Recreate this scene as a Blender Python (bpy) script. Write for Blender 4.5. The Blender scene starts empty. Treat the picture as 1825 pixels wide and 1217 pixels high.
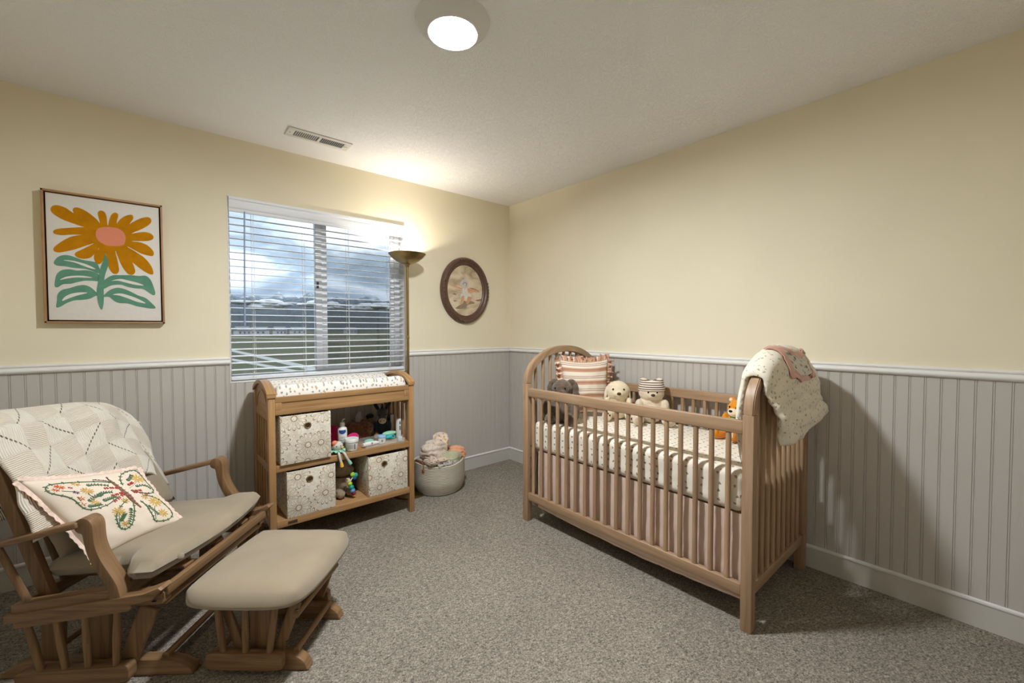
import bpy, bmesh, math, random
import numpy as np
from mathutils import Vector, Matrix, noise

random.seed(7)
SC = bpy.context.scene
COL = SC.collection
PI = math.pi

# ------------------------------------------------------------------ camera
FPX, YAW, PITCH, ROLL = 749.756, 0.8622581, -0.0284184, -0.0016205
CAM = Vector((-2.6351, -3.1104, 1.2595))
cam_data = bpy.data.cameras.new('camera')
cam_data.sensor_width = 36.0
cam_data.lens = FPX / 1825.0 * 36.0
cam_data.clip_start, cam_data.clip_end = 0.02, 20000.0
cam = bpy.data.objects.new('camera', cam_data)
COL.objects.link(cam)
_f = Vector((math.cos(YAW) * math.cos(PITCH), math.sin(YAW) * math.cos(PITCH), math.sin(PITCH)))
_r = Vector((math.sin(YAW), -math.cos(YAW), 0.0))
_u = _r.cross(_f)
_c, _s = math.cos(ROLL), math.sin(ROLL)
_r2, _u2 = _c * _r + _s * _u, -_s * _r + _c * _u
_m = Matrix((_r2, _u2, -_f)).transposed().to_4x4()
_m.translation = CAM
cam.matrix_world = _m
SC.camera = cam

# ------------------------------------------------------------------ exposure and view
SC.view_settings.view_transform = 'Standard'
SC.view_settings.look = 'None'
SC.view_settings.gamma = 1.0
SC.view_settings.use_curve_mapping = False
SC.view_settings.exposure = 0.0
SC.cycles.adaptive_threshold = 0.02
SC.cycles.max_bounces = 9
SC.cycles.diffuse_bounces = 6
SC.cycles.transparent_max_bounces = 24
SC.cycles.sample_clamp_indirect = 6.0
SC.cycles.caustics_reflective = False
SC.cycles.caustics_refractive = False

LENS_POWER = 820.0       # ceiling light diffuser
BULB_POWER = 640.0       # torchiere bulb
SKY_POWER = 3.1


def lin(r, g, b):
    f = lambda c: (c / 255 / 12.92) if c <= 10.3 else ((c / 255 + 0.055) / 1.055) ** 2.4
    return (f(r), f(g), f(b), 1.0)


# ------------------------------------------------------------------ world: broken overcast evening sky
world = bpy.data.worlds.new('overcast_sky')
SC.world = world
world.use_nodes = True
_nt = world.node_tree
_nt.nodes.clear()


def node(nt, kind, ins=None, **props):
    n = nt.nodes.new(kind)
    for k, v in props.items():
        setattr(n, k, v)
    for k, v in (ins or {}).items():
        s = n.inputs[k]
        if isinstance(v, bpy.types.NodeSocket):
            nt.links.new(v, s)
        else:
            s.default_value = v
    return n


def ramp(nt, fac, stops, interp='LINEAR'):
    n = node(nt, 'ShaderNodeValToRGB', {'Fac': fac})
    n.color_ramp.interpolation = interp
    els = n.color_ramp.elements
    while len(els) < len(stops):
        els.new(0.5)
    for e, (p, c) in zip(els, stops):
        e.position = p
        e.color = c if len(c) == 4 else (*c, 1.0)
    return n.outputs['Color']


def math_(nt, op, a, b=0.0, c=0.0, clamp=False):
    n = nt.nodes.new('ShaderNodeMath')
    n.operation = op
    n.use_clamp = clamp
    for i, v in enumerate((a, b, c)):
        if isinstance(v, bpy.types.NodeSocket):
            nt.links.new(v, n.inputs[i])
        else:
            n.inputs[i].default_value = v
    return n.outputs[0]


def mix(nt, fac, a, b, blend='MIX'):
    n = nt.nodes.new('ShaderNodeMix')
    n.data_type = 'RGBA'
    n.blend_type = blend
    for i, v in ((0, fac), (6, a), (7, b)):
        if isinstance(v, bpy.types.NodeSocket):
            nt.links.new(v, n.inputs[i])
        else:
            n.inputs[i].default_value = v
    return n.outputs[2]


_tc = node(_nt, 'ShaderNodeTexCoord')
_mp = node(_nt, 'ShaderNodeMapping', {'Vector': _tc.outputs['Generated'], 'Scale': (2.2, 2.2, 9.0)})
_n1 = node(_nt, 'ShaderNodeTexNoise', {'Vector': _mp.outputs[0], 'Scale': 1.3, 'Detail': 7.0, 'Roughness': 0.55, 'Distortion': 0.4})
_cl = ramp(_nt, _n1.outputs['Fac'], [(0.34, (0.24, 0.29, 0.35)), (0.45, (0.42, 0.50, 0.59)), (0.54, (0.82, 0.87, 0.94)), (0.64, (1.0, 1.0, 1.0))])
_sep = node(_nt, 'ShaderNodeSeparateXYZ', {'Vector': _tc.outputs['Generated']})
_hz = ramp(_nt, _sep.outputs['Z'], [(0.05, (0.34, 0.38, 0.44)), (0.14, (0.55, 0.59, 0.64)), (0.24, (1.1, 1.1, 1.1)), (0.40, (1.5, 1.5, 1.5))])
_bg = node(_nt, 'ShaderNodeBackground', {'Color': mix(_nt, 1.0, _cl, _hz, 'MULTIPLY'), 'Strength': SKY_POWER})
_wo = node(_nt, 'ShaderNodeOutputWorld', {'Surface': _bg.outputs[0]})

# ------------------------------------------------------------------ mesh helpers
OFF = {}


def tag(o, label=None, cat=None, group=None, kind=None):
    if label: o['label'] = label
    if cat: o['category'] = cat
    if group: o['group'] = group
    if kind: o['kind'] = kind
    return o


def thing(name, label, cat, loc=(0, 0, 0), rotz=0.0, group=None, world=False, kind=None):
    """An Empty at the thing's base that parents its parts. world=True: parts are given in room coordinates."""
    o = bpy.data.objects.new(name, None)
    o.empty_display_size = 0.05
    COL.objects.link(o)
    o.location = loc
    o.rotation_euler = (0, 0, rotz)
    tag(o, label, cat, group, kind)
    if world:
        OFF[o.name] = Vector(loc)
    return o


def root_of(o):
    while o.parent:
        o = o.parent
    return o


def emit(name, verts, faces, mat, parent=None, smooth=False, uv=None, angle=40, free=False):
    """Link one mesh object. uv: list of per-vertex uv, else box projection in metres with u along the longest side."""
    V = np.array([tuple(v) for v in verts], float)
    loc = None
    if parent is not None:
        r = root_of(parent)
        if r.name in OFF and not free:
            V = V - np.array(OFF[r.name])
    elif not free:
        lo, hi = V.min(0), V.max(0)
        loc = np.array([(lo[0] + hi[0]) / 2, (lo[1] + hi[1]) / 2, lo[2]])
        V = V - loc
    me = bpy.data.meshes.new(name)
    me.from_pydata(V.tolist(), [], [list(f) for f in faces])
    me.validate()
    L = int(np.argmax(V.max(0) - V.min(0)))
    lay = me.uv_layers.new(name='UVMap')
    nl = len(me.loops)
    vi = np.empty(nl, int)
    me.loops.foreach_get('vertex_index', vi)
    if uv is not None:
        uvs = np.array(uv, float)[vi]
    else:
        pn = np.empty(len(me.polygons) * 3)
        me.polygons.foreach_get('normal', pn)
        pn = np.abs(pn.reshape(-1, 3)).argmax(1)
        lt = np.empty(len(me.polygons), int)
        me.polygons.foreach_get('loop_total', lt)
        ax = np.repeat(pn, lt)
        P = V[vi]
        u = np.empty(nl); w = np.empty(nl)
        for a in range(3):
            rest = [k for k in range(3) if k != a]
            if L in rest:
                rest = [L] + [k for k in rest if k != L]
            s = ax == a
            u[s] = P[s, rest[0]]
            w[s] = P[s, rest[1]]
        uvs = np.stack([u, w], 1)
    lay.data.foreach_set('uv', uvs.ravel())
    if smooth:
        me.polygons.foreach_set('use_smooth', np.ones(len(me.polygons), bool))
        if angle and angle < 180:
            me.set_sharp_from_angle(angle=math.radians(angle))
    if mat is not None:
        me.materials.append(mat)
    me.update()
    o = bpy.data.objects.new(name, me)
    COL.objects.link(o)
    if parent is not None:
        o.parent = parent
    elif loc is not None:
        o.location = loc
    return o


def dupe(src, parent=None, loc=None, rot=None, name=None):
    o = src.copy()
    COL.objects.link(o)
    o.parent = parent
    if loc is not None: o.location = loc
    if rot is not None: o.rotation_euler = rot
    return o


def bm_out(bm):
    bm.verts.index_update()
    v = [tuple(x.co) for x in bm.verts]
    f = [[y.index for y in x.verts] for x in bm.faces]
    bm.free()
    return v, f


def box_vf(lo, hi, bev=0.003, seg=2):
    bm = bmesh.new()
    bmesh.ops.create_cube(bm, size=1.0)
    for v in bm.verts:
        v.co = Vector([lo[i] + (v.co[i] + 0.5) * (hi[i] - lo[i]) for i in range(3)])
    if bev > 0:
        b = min(bev, 0.45 * min(abs(hi[i] - lo[i]) for i in range(3)))
        bmesh.ops.bevel(bm, geom=list(bm.edges), offset=b, segments=seg, affect='EDGES', profile=0.5)
    return bm_out(bm)


def box(name, lo, hi, mat, parent=None, bev=0.003, seg=2, **k):
    v, f = box_vf(lo, hi, bev, seg)
    return emit(name, v, f, mat, parent, smooth=bev > 0, angle=50, **k)


def bar_vf(p0, p1, w, t, up=(0, 0, 1), bev=0.003):
    """Box from p0 to p1, w wide across (along up x dir), t thick along up."""
    p0, p1 = Vector(p0), Vector(p1)
    d = (p1 - p0).normalized()
    s = Vector(up).cross(d).normalized()
    n = d.cross(s)
    L = (p1 - p0).length
    v, f = box_vf((0, -w / 2, -t / 2), (L, w / 2, t / 2), bev)
    return [p0 + d * a + s * b + n * c for a, b, c in v], f


def bar(name, p0, p1, w, t, mat, parent=None, up=(0, 0, 1), bev=0.003):
    v, f = bar_vf(p0, p1, w, t, up, bev)
    return emit(name, v, f, mat, parent, smooth=True, angle=50)


def tube_vf(path, r, seg=12, close=False):
    P = [Vector(p) for p in path]
    n = len(P)
    R = r if hasattr(r, '__len__') else [r] * n
    V, F = [], []
    t0 = (P[1] - P[0]).normalized()
    a = Vector((0, 0, 1)) if abs(t0.z) < 0.9 else Vector((1, 0, 0))
    nrm = t0.cross(a).normalized()
    for i in range(n):
        if close:
            t = (P[(i + 1) % n] - P[i - 1]).normalized()
        else:
            t = (P[min(i + 1, n - 1)] - P[max(i - 1, 0)]).normalized()
        nrm = (nrm - t * nrm.dot(t)).normalized()
        b = t.cross(nrm)
        for k in range(seg):
            q = 2 * PI * k / seg
            V.append(P[i] + (nrm * math.cos(q) + b * math.sin(q)) * R[i])
    m = n if close else n - 1
    for i in range(m):
        j = (i + 1) % n
        for k in range(seg):
            l = (k + 1) % seg
            F.append((i * seg + k, i * seg + l, j * seg + l, j * seg + k))
    if not close:
        F.append(tuple(range(seg - 1, -1, -1)))
        F.append(tuple((n - 1) * seg + k for k in range(seg)))
    return V, F


def tube(name, path, r, mat, parent=None, seg=12, close=False, **k):
    v, f = tube_vf(path, r, seg, close)
    return emit(name, v, f, mat, parent, smooth=True, angle=60, **k)


def lathe_vf(prof, c=(0, 0, 0), seg=32, sx=1.0, sy=1.0):
    V, F = [], []
    n = len(prof)
    for (r, z) in prof:
        for k in range(seg):
            q = 2 * PI * k / seg
            V.append((c[0] + r * sx * math.cos(q), c[1] + r * sy * math.sin(q), c[2] + z))
    for i in range(n - 1):
        for k in range(seg):
            l = (k + 1) % seg
            F.append((i * seg + k, i * seg + l, (i + 1) * seg + l, (i + 1) * seg + k))
    if prof[0][0] > 1e-6: F.append(tuple(range(seg - 1, -1, -1)))
    if prof[-1][0] > 1e-6: F.append(tuple((n - 1) * seg + k for k in range(seg)))
    return V, F


def lathe(name, prof, c, mat, parent=None, seg=32, sx=1.0, sy=1.0, angle=45, **k):
    v, f = lathe_vf(prof, c, seg, sx, sy)
    return emit(name, v, f, mat, parent, smooth=True, angle=angle, **k)


def prism_vf(pts, c0, c1, fn, bev=0.0):
    """Extrude a closed 2D outline from depth c0 to c1; fn(a, b, c) -> xyz."""
    bm = bmesh.new()
    lo = [bm.verts.new((a, b, c0)) for a, b in pts]
    f = bm.faces.new(lo)
    r = bmesh.ops.extrude_face_region(bm, geom=[f])
    for v in r['geom']:
        if isinstance(v, bmesh.types.BMVert): v.co.z = c1
    bmesh.ops.recalc_face_normals(bm, faces=bm.faces)
    if bev > 0:
        es = [e for e in bm.edges if abs(e.verts[0].co.z - e.verts[1].co.z) < 1e-9]
        bmesh.ops.bevel(bm, geom=es, offset=bev, segments=2, affect='EDGES', profile=0.5)
    for v in bm.verts: v.co = Vector(fn(*v.co))
    bmesh.ops.recalc_face_normals(bm, faces=bm.faces)
    bmesh.ops.triangulate(bm, faces=[f for f in bm.faces if len(f.verts) > 4])
    return bm_out(bm)


def prism(name, pts, c0, c1, fn, mat, parent=None, bev=0.0, angle=40, **k):
    v, f = prism_vf(pts, c0, c1, fn, bev)
    return emit(name, v, f, mat, parent, smooth=True, angle=angle, **k)


def spline(pts, n=6, close=True):
    out = []
    m = len(pts)
    for i in range(m if close else m - 1):
        g = lambda j: np.array(pts[j % m] if close else pts[max(0, min(m - 1, j))], float)
        p0, p1, p2, p3 = g(i - 1), g(i), g(i + 1), g(i + 2)
        for k in range(n):
            t = k / n
            out.append(tuple(0.5 * ((2 * p1) + (-p0 + p2) * t + (2 * p0 - 5 * p1 + 4 * p2 - p3) * t * t + (-p0 + 3 * p1 - 3 * p2 + p3) * t ** 3)))
    if not close: out.append(tuple(pts[-1]))
    return out


def nz(x, y, z=0.0, s=1.0):
    return noise.noise(Vector((x * s, y * s, z * s)))


def sheet_vf(fn, nu, nv, th=0.004, rnd=0.0):
    """Thick closed sheet over u, v in 0..1; fn(u, v) -> Vector."""
    P = [[Vector(fn(i / nu, j / nv)) for j in range(nv + 1)] for i in range(nu + 1)]
    V, UV = [], []
    top, bot = [], []
    for i in range(nu + 1):
        for j in range(nv + 1):
            du = P[min(i + 1, nu)][j] - P[max(i - 1, 0)][j]
            dv = P[i][min(j + 1, nv)] - P[i][max(j - 1, 0)]
            n = du.cross(dv)
            n = n.normalized() if n.length > 1e-12 else Vector((0, 0, 1))
            k = 1.0
            if rnd:
                e = min(1.0, min(i, nu - i) / (rnd * nu), min(j, nv - j) / (rnd * nv))
                k = max(0.12, math.sqrt(max(0.0, 1 - (1 - e) ** 2)))
            top.append(P[i][j] + n * th / 2 * k)
            bot.append(P[i][j] - n * th / 2 * k)
            UV.append((i / nu, j / nv))
    V = top + bot
    N = len(top)
    F = []
    ix = lambda i, j: i * (nv + 1) + j
    for i in range(nu):
        for j in range(nv):
            q = (ix(i, j), ix(i + 1, j), ix(i + 1, j + 1), ix(i, j + 1))
            F.append(q)
            F.append(tuple(N + k for k in reversed(q)))
    for i in range(nu):
        for j, fl in ((0, False), (nv, True)):
            q = (ix(i, j), ix(i + 1, j), N + ix(i + 1, j), N + ix(i, j))
            F.append(q if fl else q[::-1])
    for j in range(nv):
        for i, fl in ((0, True), (nu, False)):
            q = (ix(i, j), ix(i, j + 1), N + ix(i, j + 1), N + ix(i, j))
            F.append(q if fl else q[::-1])
    return V, F, UV + UV


def sheet(name, fn, nu, nv, mat, parent=None, th=0.004, su=1.0, sv=1.0, angle=70, rnd=0.0, **k):
    v, f, uv = sheet_vf(fn, nu, nv, th, rnd)
    return emit(name, v, f, mat, parent, smooth=True, uv=[(a * su, b * sv) for a, b in uv], angle=angle, **k)


def ell_vf(c, r, seg=20, rot=None, wob=0.0, seed=0.0):
    V, F = [], []
    n = seg // 2
    M = rot.to_matrix() if rot is not None else Matrix.Identity(3)
    for i in range(n + 1):
        a = PI * i / n
        for k in range(seg):
            q = 2 * PI * k / seg
            p = Vector((math.sin(a) * math.cos(q), math.sin(a) * math.sin(q), math.cos(a)))
            s = 1 + wob * noise.noise(p * 2.2 + Vector((seed, 0, 0)))
            V.append(Vector(c) + M @ Vector((p.x * r[0] * s, p.y * r[1] * s, p.z * r[2] * s)))
    for i in range(n):
        for k in range(seg):
            l = (k + 1) % seg
            F.append((i * seg + k, (i + 1) * seg + k, (i + 1) * seg + l, i * seg + l))
    return V, F


def ell(name, c, r, mat, parent=None, seg=20, rot=None, **k):
    v, f = ell_vf(c, r, seg, rot)
    bm = bmesh.new()
    vs = [bm.verts.new(x) for x in v]
    for q in f: bm.faces.new([vs[i] for i in q])
    bmesh.ops.remove_doubles(bm, verts=bm.verts, dist=1e-6)
    v, f = bm_out(bm)
    return emit(name, v, f, mat, parent, smooth=True, angle=180, **k)


def join_vf(parts):
    V, F = [], []
    for v, f in parts:
        o = len(V)
        V += [tuple(x) for x in v]
        F += [tuple(i + o for i in q) for q in f]
    return V, F


def blob(name, ells, mat, parent=None, voxel=0.006, smooth_it=4, fuzz=0.0, **k):
    """One continuous body grown from overlapping ellipsoids (c, r[, euler])."""
    V, F = join_vf([ell_vf(e[0], e[1], 20, e[2] if len(e) > 2 else None) for e in ells])
    me = bpy.data.meshes.new('tmp')
    me.from_pydata(V, [], F)
    o = bpy.data.objects.new('tmp', me)
    COL.objects.link(o)
    m = o.modifiers.new('r', 'REMESH'); m.mode = 'VOXEL'; m.voxel_size = voxel
    s = o.modifiers.new('s', 'SMOOTH'); s.factor = 0.5; s.iterations = smooth_it
    dg = bpy.context.evaluated_depsgraph_get()
    ev = o.evaluated_get(dg).to_mesh()
    nv = len(ev.vertices)
    co = np.empty(nv * 3); ev.vertices.foreach_get('co', co)
    no = np.empty(nv * 3); ev.vertices.foreach_get('normal', no)
    F = [tuple(p.vertices) for p in ev.polygons]
    co, no = co.reshape(-1, 3), no.reshape(-1, 3)
    if fuzz:
        for i in range(nv):
            p = Vector(co[i])
            co[i] += no[i] * fuzz * (noise.noise(p * 60) + 0.6 * noise.noise(p * 150))
    bpy.data.objects.remove(o)
    bpy.data.meshes.remove(me)
    return emit(name, co.tolist(), F, mat, parent, smooth=True, angle=180, **k)


# ------------------------------------------------------------------ materials
MATS = {}


def base(name):
    m = bpy.data.materials.new(name)
    m.use_nodes = True
    nt = m.node_tree
    b = nt.nodes['Principled BSDF']
    b.inputs['Specular IOR Level'].default_value = 0.35
    MATS[name] = m
    return m, nt, b


def bump(nt, b, h, strength=0.3, dist=0.002):
    n = node(nt, 'ShaderNodeBump', {'Height': h, 'Strength': strength, 'Distance': dist})
    nt.links.new(n.outputs[0], b.inputs['Normal'])


def plain(name, col, rough=0.55, var=0.0, vs=8.0, bp=0.0, bs=200.0, metal=0.0, spec=0.35, sheen=0.0, bd=0.001):
    m, nt, b = base(name)
    b.inputs['Roughness'].default_value = rough
    b.inputs['Metallic'].default_value = metal
    b.inputs['Specular IOR Level'].default_value = spec
    if sheen:
        b.inputs['Sheen Weight'].default_value = sheen
        b.inputs['Sheen Roughness'].default_value = 0.5
    b.inputs['Base Color'].default_value = col
    tc = node(nt, 'ShaderNodeTexCoord')
    if var:
        n = node(nt, 'ShaderNodeTexNoise', {'Vector': tc.outputs['Object'], 'Scale': vs, 'Detail': 4.0})
        d = tuple(c * (1 - var) for c in col[:3]) + (1,)
        l = tuple(min(1, c * (1 + var)) for c in col[:3]) + (1,)
        nt.links.new(ramp(nt, n.outputs['Fac'], [(0.3, d), (0.7, l)]), b.inputs['Base Color'])
    if bp:
        n = node(nt, 'ShaderNodeTexNoise', {'Vector': tc.outputs['Object'], 'Scale': bs, 'Detail': 3.0})
        bump(nt, b, n.outputs['Fac'], bp, bd)
    return m


def wood(name, c0, c1, rough=0.45, u=2.5, v=55.0, spec=0.35):
    m, nt, b = base(name)
    b.inputs['Roughness'].default_value = rough
    b.inputs['Specular IOR Level'].default_value = spec
    tc = node(nt, 'ShaderNodeTexCoord')
    oi = node(nt, 'ShaderNodeObjectInfo')
    off = node(nt, 'ShaderNodeCombineXYZ', {'X': math_(nt, 'MULTIPLY', oi.outputs['Random'], 7.3), 'Y': math_(nt, 'MULTIPLY', oi.outputs['Random'], 3.1)})
    ad = node(nt, 'ShaderNodeVectorMath', {0: tc.outputs['UV'], 1: off.outputs[0]}, operation='ADD')
    mp = node(nt, 'ShaderNodeMapping', {'Vector': ad.outputs[0], 'Scale': (u, v, 1.0)})
    n1 = node(nt, 'ShaderNodeTexNoise', {'Vector': mp.outputs[0], 'Scale': 1.0, 'Detail': 5.0, 'Roughness': 0.6, 'Distortion': 0.6})
    c = ramp(nt, n1.outputs['Fac'], [(0.3, c0), (0.72, c1)])
    k = math_(nt, 'MULTIPLY_ADD', oi.outputs['Random'], 0.14, 0.93)
    kc = node(nt, 'ShaderNodeCombineColor', {0: k, 1: k, 2: k})
    nt.links.new(mix(nt, 1.0, c, kc.outputs[0], 'MULTIPLY'), b.inputs['Base Color'])
    bump(nt, b, n1.outputs['Fac'], 0.12, 0.0006)
    return m


def sprig(name, ground, cols, scale=30.0, size=0.16, bp=0.15, rand=0.6, coord='UV', elong=1.0, bs=600.0, density=0.0):
    """Cloth printed with small scattered sprigs."""
    m, nt, b = base(name)
    b.inputs['Roughness'].default_value = 0.85
    b.inputs['Specular IOR Level'].default_value = 0.15
    b.inputs['Sheen Weight'].default_value = 0.15
    tc = node(nt, 'ShaderNodeTexCoord')
    mp = node(nt, 'ShaderNodeMapping', {'Vector': tc.outputs[coord], 'Scale': (scale, scale * elong, scale)})
    wob = node(nt, 'ShaderNodeTexNoise', {'Vector': mp.outputs[0], 'Scale': 4.0 if coord == 'UV' else 5.0, 'Detail': 2.0})
    vo = node(nt, 'ShaderNodeTexVoronoi', {'Vector': mp.outputs[0], 'Scale': 1.0, 'Randomness': rand}, voronoi_dimensions='2D' if coord == 'UV' else '3D')
    d = math_(nt, 'ADD', vo.outputs['Distance'], math_(nt, 'MULTIPLY', math_(nt, 'SUBTRACT', wob.outputs['Fac'], 0.5), 0.5 if coord == 'UV' else 1.1))
    msk = math_(nt, 'LESS_THAN', d, size)
    sp = node(nt, 'ShaderNodeSeparateColor', {'Color': vo.outputs['Color']})
    n = len(cols)
    pc = ramp(nt, sp.outputs[0], [(i / n, c) for i, c in enumerate(cols)], 'CONSTANT')
    if density:
        msk = math_(nt, 'MULTIPLY', msk, math_(nt, 'GREATER_THAN', sp.outputs[1], density))
    nt.links.new(mix(nt, msk, ground, pc), b.inputs['Base Color'])
    nb = node(nt, 'ShaderNodeTexNoise', {'Vector': tc.outputs['Object'], 'Scale': bs, 'Detail': 2.0})
    bump(nt, b, nb.outputs['Fac'], bp, 0.001)
    return m
ART = {'petal': [[(0.448, 0.743), (0.404, 0.755), (0.317, 0.758), (0.232, 0.776), (0.139, 0.799), (0.068, 0.832), (0.041, 0.865), (0.055, 0.897), (0.096, 0.909), (0.158, 0.898), (0.214, 0.868), (0.277, 0.838), (0.362, 0.799), (0.494, 0.779)], [(0.22, 0.879), (0.226, 0.902), (0.258, 0.912), (0.311, 0.899), (0.364, 0.873), (0.418, 0.836), (0.455, 0.797), (0.493, 0.747), (0.404, 0.739), (0.276, 0.822), (0.24, 0.845)], [(0.43, 0.885), (0.44, 0.904), (0.464, 0.912), (0.492, 0.902), (0.508, 0.866), (0.512, 0.813), (0.516, 0.76), (0.459, 0.755), (0.445, 0.817), (0.435, 0.859)], [(0.523, 0.814), (0.536, 0.858), (0.554, 0.892), (0.583, 0.909), (0.609, 0.903), (0.611, 0.876), (0.598, 0.832), (0.596, 0.767), (0.516, 0.76)], [(0.597, 0.816), (0.627, 0.856), (0.669, 0.888), (0.717, 0.907), (0.746, 0.906), (0.751, 0.879), (0.726, 0.844), (0.702, 0.809), (0.653, 0.75), (0.584, 0.755)], [(0.714, 0.826), (0.763, 0.858), (0.824, 0.89), (0.885, 0.907), (0.919, 0.898), (0.923, 0.868), (0.895, 0.838), (0.833, 0.799), (0.759, 0.764), (0.651, 0.706), (0.63, 0.748)], [(0.723, 0.745), (0.783, 0.761), (0.856, 0.775), (0.917, 0.767), (0.943, 0.741), (0.928, 0.715), (0.878, 0.699), (0.805, 0.691), (0.739, 0.686), (0.65, 0.674), (0.628, 0.715)], [(0.739, 0.683), (0.804, 0.682), (0.877, 0.663), (0.931, 0.622), (0.942, 0.589), (0.923, 0.571), (0.874, 0.574), (0.813, 0.586), (0.754, 0.61), (0.696, 0.633), (0.604, 0.67), (0.651, 0.695)], [(0.707, 0.623), (0.777, 0.59), (0.848, 0.55), (0.902, 0.497), (0.928, 0.448), (0.93, 0.415), (0.905, 0.408), (0.856, 0.425), (0.797, 0.458), (0.738, 0.499), (0.681, 0.545), (0.613, 0.606), (0.592, 0.669)], [(0.584, 0.582), (0.6, 0.54), (0.621, 0.487), (0.654, 0.435), (0.694, 0.398), (0.735, 0.397), (0.756, 0.423), (0.749, 0.461), (0.727, 0.515), (0.694, 0.579), (0.649, 0.641), (0.581, 0.668)], [(0.477, 0.596), (0.497, 0.544), (0.501, 0.491), (0.516, 0.439), (0.544, 0.402), (0.577, 0.393), (0.601, 0.41), (0.606, 0.443), (0.593, 0.518), (0.578, 0.582), (0.581, 0.668), (0.479, 0.661)], [(0.492, 0.555), (0.474, 0.511), (0.45, 0.478), (0.422, 0.466), (0.395, 0.485), (0.386, 0.522), (0.398, 0.559), (0.432, 0.593), (0.456, 0.648), (0.523, 0.642)], [(0.426, 0.588), (0.392, 0.548), (0.353, 0.514), (0.298, 0.501), (0.25, 0.508), (0.225, 0.527), (0.236, 0.549), (0.279, 0.572), (0.334, 0.602), (0.389, 0.633), (0.457, 0.68)], [(0.401, 0.644), (0.312, 0.606), (0.237, 0.575), (0.163, 0.552), (0.1, 0.537), (0.06, 0.542), (0.055, 0.567), (0.082, 0.595), (0.134, 0.634), (0.198, 0.67), (0.272, 0.69), (0.381, 0.706), (0.458, 0.701)], [(0.426, 0.763), (0.35, 0.761), (0.274, 0.754), (0.168, 0.737), (0.085, 0.72), (0.056, 0.699), (0.069, 0.68), (0.125, 0.676), (0.219, 0.69), (0.315, 0.695), (0.424, 0.693)], [(0.382, 0.737), (0.449, 0.786), (0.539, 0.794), (0.654, 0.777), (0.699, 0.732), (0.708, 0.656), (0.648, 0.608), (0.532, 0.579), (0.421, 0.603), (0.368, 0.663)]], 'centre': [(0.408, 0.703), (0.415, 0.74), (0.437, 0.764), (0.483, 0.778), (0.539, 0.783), (0.607, 0.779), (0.653, 0.755), (0.675, 0.714), (0.668, 0.669), (0.649, 0.643), (0.591, 0.629), (0.511, 0.626), (0.456, 0.643), (0.423, 0.667)], 'stem': [(0.486, 0.554), (0.505, 0.513), (0.512, 0.47), (0.493, 0.416), (0.475, 0.362), (0.464, 0.266), (0.463, 0.191), (0.456, 0.127), (0.441, 0.088), (0.417, 0.127), (0.405, 0.19), (0.404, 0.253), (0.418, 0.328), (0.431, 0.392), (0.444, 0.445), (0.468, 0.5)], 'leaf': [[(0.052, 0.451), (0.073, 0.487), (0.11, 0.512), (0.162, 0.521), (0.224, 0.509), (0.287, 0.492), (0.352, 0.486), (0.406, 0.477), (0.427, 0.445), (0.442, 0.398), (0.414, 0.391), (0.371, 0.405), (0.317, 0.418), (0.264, 0.421), (0.2, 0.423), (0.138, 0.43), (0.077, 0.432)], [(0.054, 0.268), (0.058, 0.314), (0.075, 0.365), (0.117, 0.398), (0.179, 0.408), (0.242, 0.402), (0.306, 0.409), (0.371, 0.402), (0.431, 0.376), (0.429, 0.328), (0.368, 0.326), (0.303, 0.323), (0.25, 0.311), (0.186, 0.293), (0.123, 0.286), (0.076, 0.259)], [(0.061, 0.101), (0.068, 0.152), (0.075, 0.203), (0.112, 0.24), (0.174, 0.257), (0.238, 0.279), (0.302, 0.287), (0.356, 0.268), (0.398, 0.232), (0.42, 0.211), (0.386, 0.2), (0.342, 0.178), (0.277, 0.166), (0.213, 0.16), (0.15, 0.138), (0.097, 0.107)], [(0.46, 0.266), (0.459, 0.319), (0.491, 0.352), (0.549, 0.381), (0.618, 0.386), (0.711, 0.391), (0.794, 0.389), (0.855, 0.394), (0.897, 0.368), (0.926, 0.314), (0.946, 0.247), (0.929, 0.226), (0.887, 0.245), (0.827, 0.277), (0.755, 0.28), (0.684, 0.289), (0.615, 0.305), (0.534, 0.295), (0.477, 0.268)], [(0.458, 0.196), (0.476, 0.223), (0.522, 0.257), (0.579, 0.277), (0.637, 0.273), (0.706, 0.251), (0.777, 0.22), (0.848, 0.2), (0.908, 0.156), (0.946, 0.116), (0.907, 0.108), (0.833, 0.116), (0.762, 0.126), (0.679, 0.147), (0.598, 0.149), (0.553, 0.166), (0.509, 0.198)]], 'slit': [[(0.129, 0.478), (0.202, 0.479), (0.276, 0.468), (0.34, 0.451), (0.399, 0.424), (0.35, 0.428), (0.286, 0.446), (0.212, 0.467)], [(0.097, 0.319), (0.146, 0.346), (0.219, 0.359), (0.294, 0.362), (0.369, 0.352), (0.304, 0.348), (0.23, 0.346), (0.156, 0.333)], [(0.112, 0.153), (0.131, 0.184), (0.183, 0.211), (0.258, 0.226), (0.322, 0.225), (0.236, 0.2), (0.172, 0.177)], [(0.536, 0.334), (0.616, 0.354), (0.698, 0.343), (0.78, 0.328), (0.834, 0.308), (0.756, 0.31), (0.662, 0.326), (0.593, 0.338)], [(0.543, 0.218), (0.612, 0.231), (0.693, 0.216), (0.776, 0.19), (0.849, 0.153), (0.763, 0.165), (0.681, 0.191), (0.6, 0.213)]]}
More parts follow.
